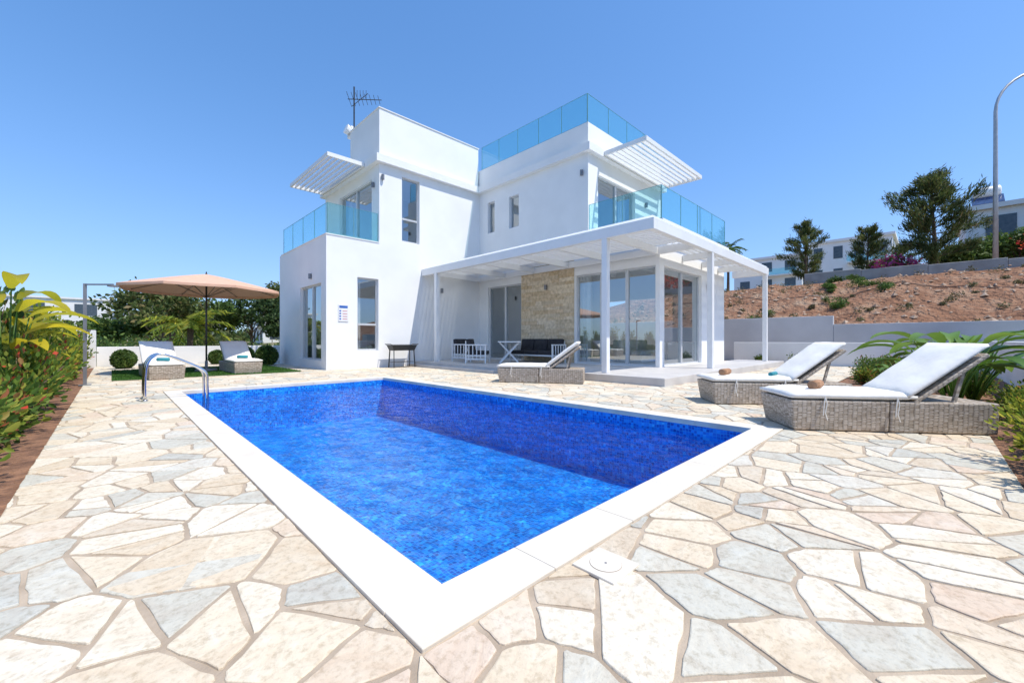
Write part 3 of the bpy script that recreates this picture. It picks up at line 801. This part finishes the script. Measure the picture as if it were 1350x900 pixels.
# ------------------------------------------------------------ umbrella
um=empty('patio_umbrella',(2.12,15.85,0))
mb=MB(); mb.tube([(0,0,0),(0,0,3.08)],.025,12); mb.make('pole',M['black'],um,smooth=True)
mb=MB(); mb.tube([(0,0,.012),(0,0,.09)],[.3,.28],24); mb.tube([(0,0,.09),(0,0,.35)],.04,12); mb.make('base',M['concrete'],um)
rings=8; mb=MB(); R_=2.08
mb.v.append((0,0,3.06)); nn=32
for k in range(nn):
    th=2*math.pi*k/nn+.2; f=(k%4)/4; sag=math.sin(f*math.pi)
    for r in range(1,rings+1):
        t=r/rings
        rad=R_*t*(1-.055*sag*t); zz=3.06-.50*t**1.15-.045*sag*math.sin(t*math.pi*.9)
        mb.v.append((rad*math.cos(th),rad*math.sin(th),zz))
for k in range(nn):
    a=1+k*rings; b=1+((k+1)%nn)*rings
    mb.f.append((0,a,b))
    for r in range(rings-1): mb.f.append((a+r,a+r+1,b+r+1,b+r))
for k in range(nn):
    a=Vector(mb.v[1+k*rings+rings-1]); b=Vector(mb.v[1+((k+1)%nn)*rings+rings-1]); dz=Vector((0,0,.07))
    mb.quad(a,a-dz,b-dz,b)
o=mb.make('canopy',M['canvas'],um); so=o.modifiers.new('s','SOLIDIFY'); so.thickness=.006
mb=MB()
for k in range(8):
    th=2*math.pi*k/8+.2; c,s=math.cos(th),math.sin(th)
    mb.beam((0,0,3.02),(R_*c*.98,R_*s*.98,2.545),.015,.015); mb.beam((0.03*c,.03*s,2.35),(1.0*c,1.0*s,2.78),.012,.012)
mb.tube([(0,0,3.05),(0,0,3.14)],[.03,.01],8)
mb.make('ribs',M['black'],um)
tf=empty('artificial_turf')
mb=MB(); 
mb.box(.0,4.25,13.75,18.2,.014,.022); mb.make('turf_backing',M['turfb'],tf)
n=22000; P=np.stack([rng.uniform(0,4.25,n),rng.uniform(13.75,18.2,n),np.full(n,.035)],1)
leaves('turf_blades',P,.05,M['turf'],tf,asp=.22,dirs=np.tile([0,0,1.2],(n,1)))

sh=empty('outdoor_shower')
mb=MB(); bx,by=-.42,13.0; d=Vector((.72,-.69,0))
mb.box(bx-.03,bx+.03,by-.025,by+.025,0,2.24); mb.box(bx-.1,bx+.1,by-.1,by+.1,.0,.02)
mb.beam((bx,by,2.22),Vector((bx,by,2.22))+d*.62,.035,.03)
q=Vector((bx,by,2.2))+d*.62; mb.tube([q,q+Vector((0,0,-.03))],.1,20)
mb.tube([(bx+.03,by-.05,1.2),(bx+.08,by-.12,1.2)],.02,8)
mb.make('shower_column',M['gray'],sh)

def seat(name,loc,rz,w,ncush):
    e=empty(name,loc,rz)
    h=w/2; mb=MB(); t=.045
    for y in(-h,h-t):
        for x in(-.36,.34): mb.box(x,x+t,y,y+t,0,.62)
        mb.box(-.36,.385,y-.01,y+t+.01,.62,.66)
        mb.box(-.31,.34,y+.01,y+t-.01,.12,.16)
        for k in range(4): mb.box(-.24+k*.14,-.21+k*.14,y+.012,y+t-.012,.16,.62)
    mb.box(-.315,.34,-h+t,h-t,.24,.29); mb.box(-.36,-.33,-h+t,h-t,.60,.78); mb.box(-.36,-.33,-h+t,h-t,.3,.36)
    mb.make('frame',M['metalw'],e)
    mb=MB(); cw=(w-2*t)/ncush
    for k in range(ncush):
        y=-h+t+k*cw
        mb.box(-.30,.37,y+.006,y+cw-.006,.295,.43)
        mb.mbox(Matrix.Translation((-.24,y+cw/2,.63))@R3('Y',-.18),.14,cw-.02,.44)
    mb.make('cushions',M['darkc'],e,smooth=True,bevel=.03,seg=3)
    return e
seat('outdoor_armchair',(9.35,11.3,.186),-.9,.8,1)
seat('outdoor_armchair',(9.75,12.5,.186),-1.3,.8,1)
seat('outdoor_sofa',(11.1,10.0,.186),math.pi,2.1,3)
tb=empty('patio_table',(10.2,10.55,.186),-.75)
mb=MB()
mb.box(-.4,.4,-.72,.72,.73,.765)
for y in(-.5,.5):
    mb.beam((-.34,y,.0),(.34,y,.73),.06,.05); mb.beam((.34,y+.062,.0),(-.34,y+.062,.73),.06,.05)
mb.beam((0,-.5,.36),(0,.5,.36),.03,.03)
mb.make('table_with_crossed_legs',M['metalw'],tb,bevel=.005)
bq_=empty('barbecue_grill',(7.55,13.42,.0))
mb=MB()
i=len(mb.v)
mb.v+=[(-.42,-.16,.62),(.42,-.16,.62),(.42,.16,.62),(-.42,.16,.62),(-.5,-.22,.82),(.5,-.22,.82),(.5,.22,.82),(-.5,.22,.82)]
mb.f+=[(i,i+3,i+2,i+1),(i,i+1,i+5,i+4),(i+1,i+2,i+6,i+5),(i+2,i+3,i+7,i+6),(i+3,i,i+4,i+7),(i+4,i+5,i+6,i+7)]
for x in(-.4,.4):
    for y in(-.15,.15): mb.beam((x,y,.63),(x*1.05,y*1.3,.012),.03,.03)
mb.box(-.4,.4,-.15,.15,.2,.215)
mb.tube([(-.56,-.2,.85),(-.56,.2,.85)],.012,6); mb.tube([(.56,-.2,.85),(.56,.2,.85)],.012,6)
for x in(-.56,.56):
    for y in(-.2,.2): mb.tube([(x,y,.85),(x*.88,y,.82)],.01,6)
mb.make('firebox_and_legs',M['black'],bq_)
mb=MB()
for k in range(22): mb.tube([(-.48+k*.0457,-.21,.835),(-.48+k*.0457,.21,.835)],.005,5)
mb.make('grate',M['gray'],bq_)

def bwall(name,boxes,mat):
    e=empty(name); mb=MB()
    for b in boxes: mb.box(*b)
    mb.make('panels',mat,e,bevel=.01,seg=1); return e
bwall('boundary_wall',[(-.4,20,21.5,21.7,-.05,.74),(-1.9,-.41,21.1,21.7,-.05,1.35)],M['wallo'])
bwall('boundary_wall',[(-1.9,-1.7,-1.5,21.09,-.05,1.0)],M['wallo'])
bwall('boundary_wall',[(-1.69,21.69,-1.5,-1.3,-.05,.96)],M['wallo'])
bwall('retaining_wall',[(21.7,21.95,2.8,26,-.05,2.02),(21.72,21.95,-20,2.795,-.05,1.66)],M['wallg'])
bwall('planter_wall',[(19.6,19.8,-1.29,6,-.05,.9)],M['wallo'])
mb=MB(); y=-30.
e=empty('roadside_wall')
while y<5.6:
    mb.box(34.2,34.55,y,y+2.99,4.0,4.75+.035*(y+30)*.7); y+=3
mb.make('panels',M['concrete'],e,bevel=.02,seg=1)

sl=empty('street_lamp',(36,-2.7,H(36,-2.7)))
P=[(0,0,0),(0,0,5),(0,0,9.2)]
d=Vector((.62,-.78,0))
for k in range(1,9):
    a=k/8*math.pi*.46; P.append(tuple(Vector((0,0,9.2))+d*(2.4*(1-math.cos(a)))+Vector((0,0,2.2*math.sin(a)))))
mb=MB(); mb.tube(P,[.12,.10,.085]+[.07]*8,12); q=Vector(P[-1])
mb.tube([(0,0,0),(0,0,.8)],.15,12)
mb.make('pole',M['pole'],sl,smooth=True)
mb=MB(); mb.beam(q,q+d*.9+Vector((0,0,.04)),.3,.12); mb.make('lamp_head',M['pole'],sl,bevel=.04)

def house(name,x0,x1,y0,y1,z0,z1,floors=2,mat='wallo',wins=4):
    e=empty(name); mb=MB(); mb.box(x0,x1,y0,y1,z0-2,z1); mb.box(x0-.3,x1+.3,y0-.3,y1+.3,z1,z1+.35)
    mb.make('walls',M[mat],e)
    mb=MB(); fh=(z1-z0)/floors
    for f in range(floors):
        w=(y1-y0)/wins
        for k in range(wins):
            yy=y0+(k+.25)*w; mb.box(x0-.04,x0+.1,yy,yy+w*.45,z0+f*fh+fh*.25,z0+f*fh+fh*.8)
        m=max(2,wins//2); w=(x1-x0)/m
        for k in range(m):
            xx=x0+(k+.25)*w; mb.box(xx,xx+w*.45,y0-.04,y0+.1,z0+f*fh+fh*.3,z0+f*fh+fh*.8)
    mb.make('windows',M['dark'],e)
    mb=MB()
    for f in range(1,floors): mb.box(x0-1.2,x0-.01,y0+.5,(y0+y1)/2,z0+f*fh-.15,z0+f*fh)
    mb.make('balconies',M['wall'],e)
    mb=MB()
    for f in range(1,floors): mb.box(x0-1.2,x0-1.15,y0+.5,(y0+y1)/2,z0+f*fh+.01,z0+f*fh+.9)
    mb.make('balcony_glass',M['bal'],e)
    return e
e=house('neighbour_house',74,84,3.3,12.5,5.5,15.0,3,'wall',4)
e=house('neighbour_house',72,80,12.9,22,5.5,13.4,3,'wall',3)
e=house('neighbour_house',46,56,-15,-2.0,5.2,10.6,2,'wallo',4)
mb=MB(); mb.box(47,55,-14,-6,10.96,11.4); mb.make('roof_tiles',M['tileroof'],e,bevel=.1)
wt=empty('solar_water_heater',(47,-3.1,10.96))
mb=MB(); mb.tube([(0,-.7,1.1),(0,-.62,1.1),(0,.62,1.1),(0,.7,1.1)],[.3,.42,.42,.3],20); mb.make('tank',M['metalw'],wt,smooth=True)
mb=MB(); mb.beam((-.9,0,.1),(-.1,0,.8),1.6,.06); mb.make('collector',M['blueroof'],wt)
mb=MB()
for y in(-.5,.5): mb.beam((0,y,0),(0,y,.8),.05,.05); mb.beam((-.9,y,0),(0,y,0.05),.05,.05)
mb.make('stand',M['pole'],wt)
for (x,y,w,l,h) in[(-14,118,14,9,9),(-2,135,12,8,7.5),(8,150,16,9,10),(22,95,10,8,7.5),(30,110,11,8,8),(-30,150,20,10,11),(46,120,12,10,9),(60,135,12,10,9),(-22,95,8,6,6.5)]:
    house('distant_house',x,x+w,y,y+l,0,h,2,random.choice(['wall','wallo']),3)

# ------------------------------------------------------------ trees
def tree(name,x,y,h,w,n=3500,leaf=.22,mat='lmid',airy=False,seed=1,trunk=.35):
    R=random.Random(seed); rg=np.random.default_rng(seed)
    z0=H(x,y)-.05; e=empty(name,(x,y,z0))
    mb=MB(); lean=(R.uniform(-.04,.04)*h,R.uniform(-.04,.04)*h)
    top=(lean[0],lean[1],h*(.93 if airy else .7))
    mb.tube([(0,0,0),(lean[0]*.3,lean[1]*.3,h*.3),(lean[0]*.7,lean[1]*.7,h*.6),top],[.022*h,.017*h,.011*h,.004*h],8)
    pts=[];dirs=[]
    if airy:
        nb=30
        for k in range(nb):
            f=trunk*.45+(.97-trunk*.45)*k/nb; z=f*h
            prof=(1-((f-.35)/.66)**2 if f>.35 else .75) ; prof=max(.1,prof)
            r=w/2*prof*R.uniform(.5,1.2); a=k*2.4+R.uniform(-.5,.5)
            s=Vector((lean[0]*f,lean[1]*f,z)); t=s+Vector((r*math.cos(a),r*math.sin(a),r*R.uniform(.15,.7)))
            mid=s.lerp(t,.5)+Vector((0,0,-.05*r))
            mb.tube([s,mid,t],[.006*h,.004*h,.0015*h],5)
            m=int(n/nb)
            tt=rg.uniform(.2,1.05,m)**.8
            base=np.array(s)[None]*(1-tt[:,None])+np.array(t)[None]*tt[:,None]
            base+=rg.normal(size=(m,3))*np.array([.08,.08,.095])*w*.55*(.5+.5*rg.uniform(size=(m,1)))
            pts.append(base)
            dd=np.tile(np.array((t-s).normalized())+np.array([0,0,.7]),(m,1))+rg.normal(size=(m,3))*.5; dirs.append(dd)
    else:
        nb=13
        for k in range(nb):
            f=R.uniform(trunk,.8); a=k*2.4+R.uniform(-.4,.4); el=R.uniform(-.15,1.1)
            cz=h*(trunk+1)/2
            rr=R.uniform(.55,.85)
            t=Vector((math.cos(a)*math.cos(el)*w/2*rr,math.sin(a)*math.cos(el)*w/2*rr,cz+math.sin(el)*h*(1-trunk)/2*rr))
            s=Vector((lean[0]*.5,lean[1]*.5,h*min(f,.6)*.8)); mb.tube([s,s.lerp(t,.5)+Vector((0,0,.04*h)),t],[.010*h,.006*h,.002*h],5)
            cr=w*R.uniform(.13,.24)
            pts.append(blob(t,(cr,cr,cr*.75),int(n/nb),gap=.1,freq=2.2/max(.4,w*.3),r_=rg))
        dirs=None
    mb.make('trunk_and_limbs',M['wood'],e,smooth=True)
    P=np.concatenate(pts)
    leaves('foliage',P,leaf,M[mat],e,asp=(.15 if airy else .5),dirs=(np.concatenate(dirs) if dirs else None),seed=seed)
    return e
tree('pine_tree',38,6.56,5.4,3.2,7500,.28,'lpine',True,3)
tree('pine_tree',38,3.05,4.2,2.9,6500,.26,'lpine',True,4)
tree('pine_tree',37,-.39,6.8,4.9,14000,.32,'lpine',True,8)
tree('pine_tree',42,1.4,3.2,3.0,3500,.28,'lpine',True,9)
for k,(x,y,h,w) in enumerate([(40,-4,3.4,3.6),(41,-6.5,4.2,4.4),(39,-1.6,2.3,3.2),(43,-2.9,3.0,4)]):
    tree('leafy_tree',x,y,h,w,4500,.24,'lmid',False,20+k,trunk=.12)
b=empty('bougainvillea')
P=np.concatenate([blob((38,1.7,5.7),(1.3,1.1,.9),1600,.1),blob((38.4,.8,5.5),(1,1,.8),1000,.1)]); leaves('foliage',P,.2,M['lmid'],b)
P=np.concatenate([blob((37.7,1.7,5.8),(1.3,1.2,.9),1500,.15),blob((38,.8,5.6),(1,1,.8),800,.15)]); leaves('blossom',P,.17,M['lpink'],b,asp=.9)
b=empty('flowering_shrub')
P=blob((38,-5.2,6.6),(1.2,1.6,1),700,.2); leaves('blossom',P,.18,M['lred'],b,asp=.9)
def palm(x,y,h,r,seed=1,n=16,mat='lmid'):
    R=random.Random(seed); z0=H(x,y); e=empty('palm_tree',(x,y,z0)); mb=MB()
    mb.tube([(0,0,0),(.05,0,h*.5),(.08,0.03,h)],[.16,.12,.13],10); mb.make('trunk',M['wood'],e)
    pts=[];dirs=[]; st=MB()
    for k in range(n):
        a=k*2.4; el=R.uniform(.0,1.1); prev=Vector((.08,.03,h)); dirv=Vector((math.cos(a)*math.cos(el),math.sin(a)*math.cos(el),math.sin(el)))
        path=[prev.copy()]
        for s in range(12):
            dirv=(dirv+Vector((0,0,-.11))).normalized(); prev=prev+dirv*(r/11); path.append(prev.copy())
            side=dirv.cross(Vector((0,0,1))).normalized()
            for sg_ in(-1,1):
                for q in range(3):
                    pts.append(tuple(prev-dirv*(q*r/33)+side*sg_*r*.09)); dirs.append(tuple(side*sg_+dirv*.7+Vector((0,0,-.35))))
        st.tube(path,[.02]*len(path),4,cap=False)
    st.make('frond_stems',M['lmid'],e)
    leaves('fronds',np.array(pts),r*.3,M[mat],e,asp=.12,dirs=np.array(dirs))
palm(44,14.0,4.9,1.6,2); 
palm(2.6,24.5,1.6,1.7,5,18,'lyel')
palm(44,-9,4.4,1.8,7)
spec=[(.3,39,2.6,4.5),(2.5,36,4.7,6),(5.0,38,4.2,6),(8,38,5.0,6),(10.5,38,6.2,4.2),(13,36,5.2,6.5),(16,40,4.4,6),(4,50,4.6,7),(10,34,3.4,5)]
for k,(x,y,h,w) in enumerate(spec):
    tree('leafy_tree',x,y,h,w,4200,.32,['lmid','lpine','lmid','ldark','lpine'][k%5],False,50+k,trunk=.1)
pts=[]
for _ in range(60):
    x=random.uniform(-12,20); y=random.uniform(23.5,33); s=random.uniform(.4,.85)
    pts.append(blob((x,y,s*.6),(s*1.3,s*1.3,s),240,.1))
leaves('shrub_belt',np.concatenate(pts),.2,M['lmid'],None)
pts=[]
for _ in range(170):
    x=random.uniform(-60,110); y=random.uniform(60,170); s=random.uniform(1.6,2.9)
    pts.append(blob((x,y,s*.7),(s*1.6,s*1.6,s*.9),130,.1))
leaves('distant_trees',np.concatenate(pts),1.0,M['lpine'],None,asp=.7)
for (x,y,s) in[(4.4,18.4,.40),(4.0,20.3,.38),(1.2,20.2,.36),(.3,19.6,.34),(3.1,20.5,.3)]:
    e=empty('topiary_shrub',(x,y,0)); nn_=4200; d=rng.normal(size=(nn_,3)); d/=np.linalg.norm(d,axis=1)[:,None]
    P=d*s*(rng.uniform(.2,1.0,(nn_,1))**.35)*1.03+np.array([0,0,s*.95]); leaves('foliage',P,.085,M['lmid'],e,asp=.6)
    mb=MB(); mb.tube([(0,0,0),(0,0,s)],.03,6); mb.make('stem',M['wood'],e)
pts=[];
for _ in range(110):
    x=random.uniform(22.5,34); y=random.uniform(-8,16); s=random.uniform(.08,.3)
    pts.append(blob((x,y,H(x,y)+s*.5),(s*1.3,s*1.3,s),80,.0))
leaves('hillside_scrub',np.concatenate(pts),.11,M['dry'])
pts=[]
for (x,y,s) in[(24,5.9,.55),(27,3.4,.5),(29.5,1.8,.5),(31,2.6,.6),(33.3,4.5,.5),(33.4,3.1,.45),(31,4.4,.35)]:
    for _ in range(4):
        ox,oy=random.uniform(-s,s),random.uniform(-s,s); s2=s*random.uniform(.4,.8)
        pts.append(blob((x+ox,y+oy,H(x+ox,y+oy)+s2*.5),(s2*1.2,s2*1.2,s2*.7),350,.1))
leaves('hillside_bushes',np.concatenate(pts),.11,M['lmid'])
mb=MB(); P=[]
for k in range(26):
    y=13-k*.75; x=29.6+.9*math.sin(k*.5)-k*.02; P.append((x,y,H(x,y)+.07))
mb.tube(P,.022,6); mb.make('irrigation_hose',M['black'],None,smooth=True)

def shrub(name,x,y,h,w,n,leaf,mat,seed,low=.0,hi=True,flower=None):
    R=random.Random(seed); rg=np.random.default_rng(seed); e=empty(name,(x,y,-.01)); mb=MB(); pts=[];dd=[]
    for k in range(14):
        a=R.uniform(0,6.28); r=R.uniform(.2,1)*w/2; t=Vector((math.cos(a)*r,math.sin(a)*r,h*R.uniform(.4,1.1)))
        s=Vector((R.uniform(-.06,.06),R.uniform(-.06,.06),0)); mid=s.lerp(t,.5)+Vector((0,0,.08))
        mb.tube([s,mid,t],[.014,.009,.003],5)
        m=n//14; tt=rg.uniform(.3 if low==0 else low,1.05,m)
        base=np.array(s)*(1-tt[:,None])+np.array(t)*tt[:,None]+rg.normal(size=(m,3))*.075*w/.9
        base[:,2]=np.abs(base[:,2])+.02
        pts.append(base); d=base-np.array(mid)*.9; dd.append(d/np.linalg.norm(d,axis=1)[:,None]+np.array([0,0,.2]))
    mb.make('stems',M['wood'],e,smooth=True)
    P=np.concatenate(pts); leaves('foliage',P,leaf,M[mat],e,asp=.5,hi=hi,dirs=np.concatenate(dd),seed=seed)
    if flower:
        idx=rg.choice(len(P),size=flower[1]); leaves('blossom',P[idx]*1.04+np.array([0,0,.02]),leaf*.65,M[flower[0]],e,asp=.9,seed=seed+1)
    return e
k=0
y=4.4
while y<20.5:
    hgt=.42+.5*sm((y-5)/5)+random.uniform(-.12,.3)
    shrub('garden_shrub',-.92+random.uniform(-.15,.1),y,hgt,.95,1400 if y<10 else 1200,.08,'lmix' if y<9 else random.choice(['lmix','lyel']),100+k,flower=('lred',70) if k%2==0 and y<12 else None)
    y+=.8; k+=1
y=8.8
while y<20:
    shrub('garden_shrub',-1.35,y,random.uniform(1.1,1.7),.8,1000,.12,random.choice(['lyel','lmid','lmix']),200+k); y+=1.3;k+=1
def paddle(name,x,y,nl,h,leafL,leafW,mat,seed,spread=.5,z0=-.01):
    R=random.Random(seed); e=empty(name,(x,y,z0)); mb=MB(); st=MB()
    for k in range(nl):
        a=k*2.4+R.uniform(-.3,.3); hh=h*R.uniform(.45,1.0)
        d=Vector((math.cos(a),math.sin(a),0)); sp=spread*R.uniform(.5,1.1)
        s=Vector((R.uniform(-.05,.05),R.uniform(-.05,.05),0)); t=s+d*sp*.55+Vector((0,0,hh))
        st.tube([s,s.lerp(t,.5)+Vector((0,0,.06)),t],[.016,.012,.008],6)
        dirv=(d*.8+Vector((0,0,.75))).normalized(); p=t.copy(); side=d.cross(Vector((0,0,1))).normalized()
        LL=leafL*R.uniform(.75,1.15); rows=[]; m=8
        for q in range(m+1):
            f=q/m; wd=leafW/2*math.sin(math.pi*min(1,.04+f*.96))**.7*(1-.25*f)
            up=side.cross(dirv).normalized()
            rows.append((p-side*wd+up*(wd*.35),p.copy(),p+side*wd+up*(wd*.35)))
            dirv=(dirv+Vector((0,0,-.16-.05*R.random()))).normalized(); p=p+dirv*LL/m
        b=len(mb.v)
        for r in rows: mb.v+=[tuple(v) for v in r]
        for q in range(m):
            i=b+q*3; mb.f+=[(i,i+1,i+4,i+3),(i+1,i+2,i+5,i+4)]
    st.make('stalks',M['banana'],e,smooth=True); mb.make('leaves',M[mat],e,smooth=True)
    return e
paddle('banana_plant',-1.0,8.5,16,1.75,.75,.24,'paddley',3,.5)
paddle('banana_plant',-1.1,9.4,12,1.5,.6,.20,'paddley',4,.5)
paddle('banana_plant',-1.2,10.8,10,1.35,.55,.17,'lyel',5,.5)
paddle('bird_of_paradise_plant',8.7,-.25,24,1.0,.75,.25,'banana',11,.75)
paddle('bird_of_paradise_plant',9.9,-.5,22,1.05,.75,.25,'banana',12,.8)
paddle('bird_of_paradise_plant',11.4,-.2,16,.9,.6,.20,'banana',14,.7)
paddle('bird_of_paradise_plant',12.8,.5,10,.6,.45,.14,'banana',13,.5)
k=0
for (x,y,h,w,mt) in[(4.6,-.80,.35,.7,'lyel'),(5.2,-.78,.38,.7,'lyel'),(5.9,-.85,.36,.7,'lyel'),(6.6,-.85,.36,.7,'lyel'),(7.3,-.95,.32,.7,'lyel'),(8.0,-.9,.30,.7,'lmix'),(9.0,-.9,.3,.6,'lyel'),(10.5,.4,.35,.6,'lmid'),(11.5,-.6,.35,.6,'lmix'),(13,.9,.4,.6,'lmid'),(13.8,1.1,.45,.7,'lmid'),(15.2,1.0,.4,.7,'lmix'),(16.6,1.0,.4,.6,'lmid'),(12.2,1.0,.3,.5,'lmix'),(18.2,.8,.4,.7,'lmix'),(18.9,3.6,.35,.5,'lmid'),(19.2,4.9,.3,.4,'lmid')]:
    shrub('garden_shrub',x,y,h,w,1200,.05,mt,400+k,flower=('lyflow' if k%2 or x<7 else 'lred',60)); k+=1

# ------------------------------------------------------------ sun, sky, camera
el=math.radians(62); hx,hy=.34,-.94
s=Vector((hx*math.cos(el),hy*math.cos(el),math.sin(el))).normalized()
ld=bpy.data.lights.new('sun','SUN'); ld.energy=4.8; ld.angle=math.radians(.5); ld.color=(1,.95,.86)
lo=bpy.data.objects.new('sun',ld); lo.rotation_euler=s.to_track_quat('Z','Y').to_euler(); col.objects.link(lo)
w=bpy.data.worlds.new('World'); scene.world=w; w.use_nodes=True; nt=w.node_tree
bg=nt.nodes['Background']; sky=nt.nodes.new('ShaderNodeTexSky'); sky.sky_type='NISHITA'; sky.sun_disc=False
sky.sun_elevation=el; sky.sun_rotation=math.atan2(s.x,s.y); sky.altitude=0; sky.air_density=1.1; sky.dust_density=.5; sky.ozone_density=2.0
hs=nt.nodes.new('ShaderNodeHueSaturation'); hs.inputs['Saturation'].default_value=1.2; hs.inputs['Value'].default_value=1.8
tn=nt.nodes.new('ShaderNodeVectorMath'); tn.operation='MULTIPLY'; tn.inputs[1].default_value=(.96,1.12,1.20)
kk=(6.5,10.5,24.0)   # soft shoulder so the horizon haze keeps its colour
ad=nt.nodes.new('ShaderNodeVectorMath'); ad.operation='ADD'; ad.inputs[1].default_value=kk
dv=nt.nodes.new('ShaderNodeVectorMath'); dv.operation='DIVIDE'
ml=nt.nodes.new('ShaderNodeVectorMath'); ml.operation='MULTIPLY'; ml.inputs[1].default_value=kk
K=nt.links.new
K(sky.outputs[0],hs.inputs['Color']); K(hs.outputs[0],tn.inputs[0]); K(tn.outputs[0],ad.inputs[0]); K(tn.outputs[0],dv.inputs[0]); K(ad.outputs[0],dv.inputs[1]); K(dv.outputs[0],ml.inputs[0]); K(ml.outputs[0],bg.inputs[0]); bg.inputs[1].default_value=.14
cd=bpy.data.cameras.new('camera'); cd.sensor_width=36; cd.lens=538/1350*36; cd.shift_y=-.0015; cd.clip_start=.05; cd.clip_end=6000
co=bpy.data.objects.new('camera',cd); co.location=(0,0,1); co.rotation_euler=(math.radians(90),0,math.radians(45.55-90)); col.objects.link(co)
scene.camera=co
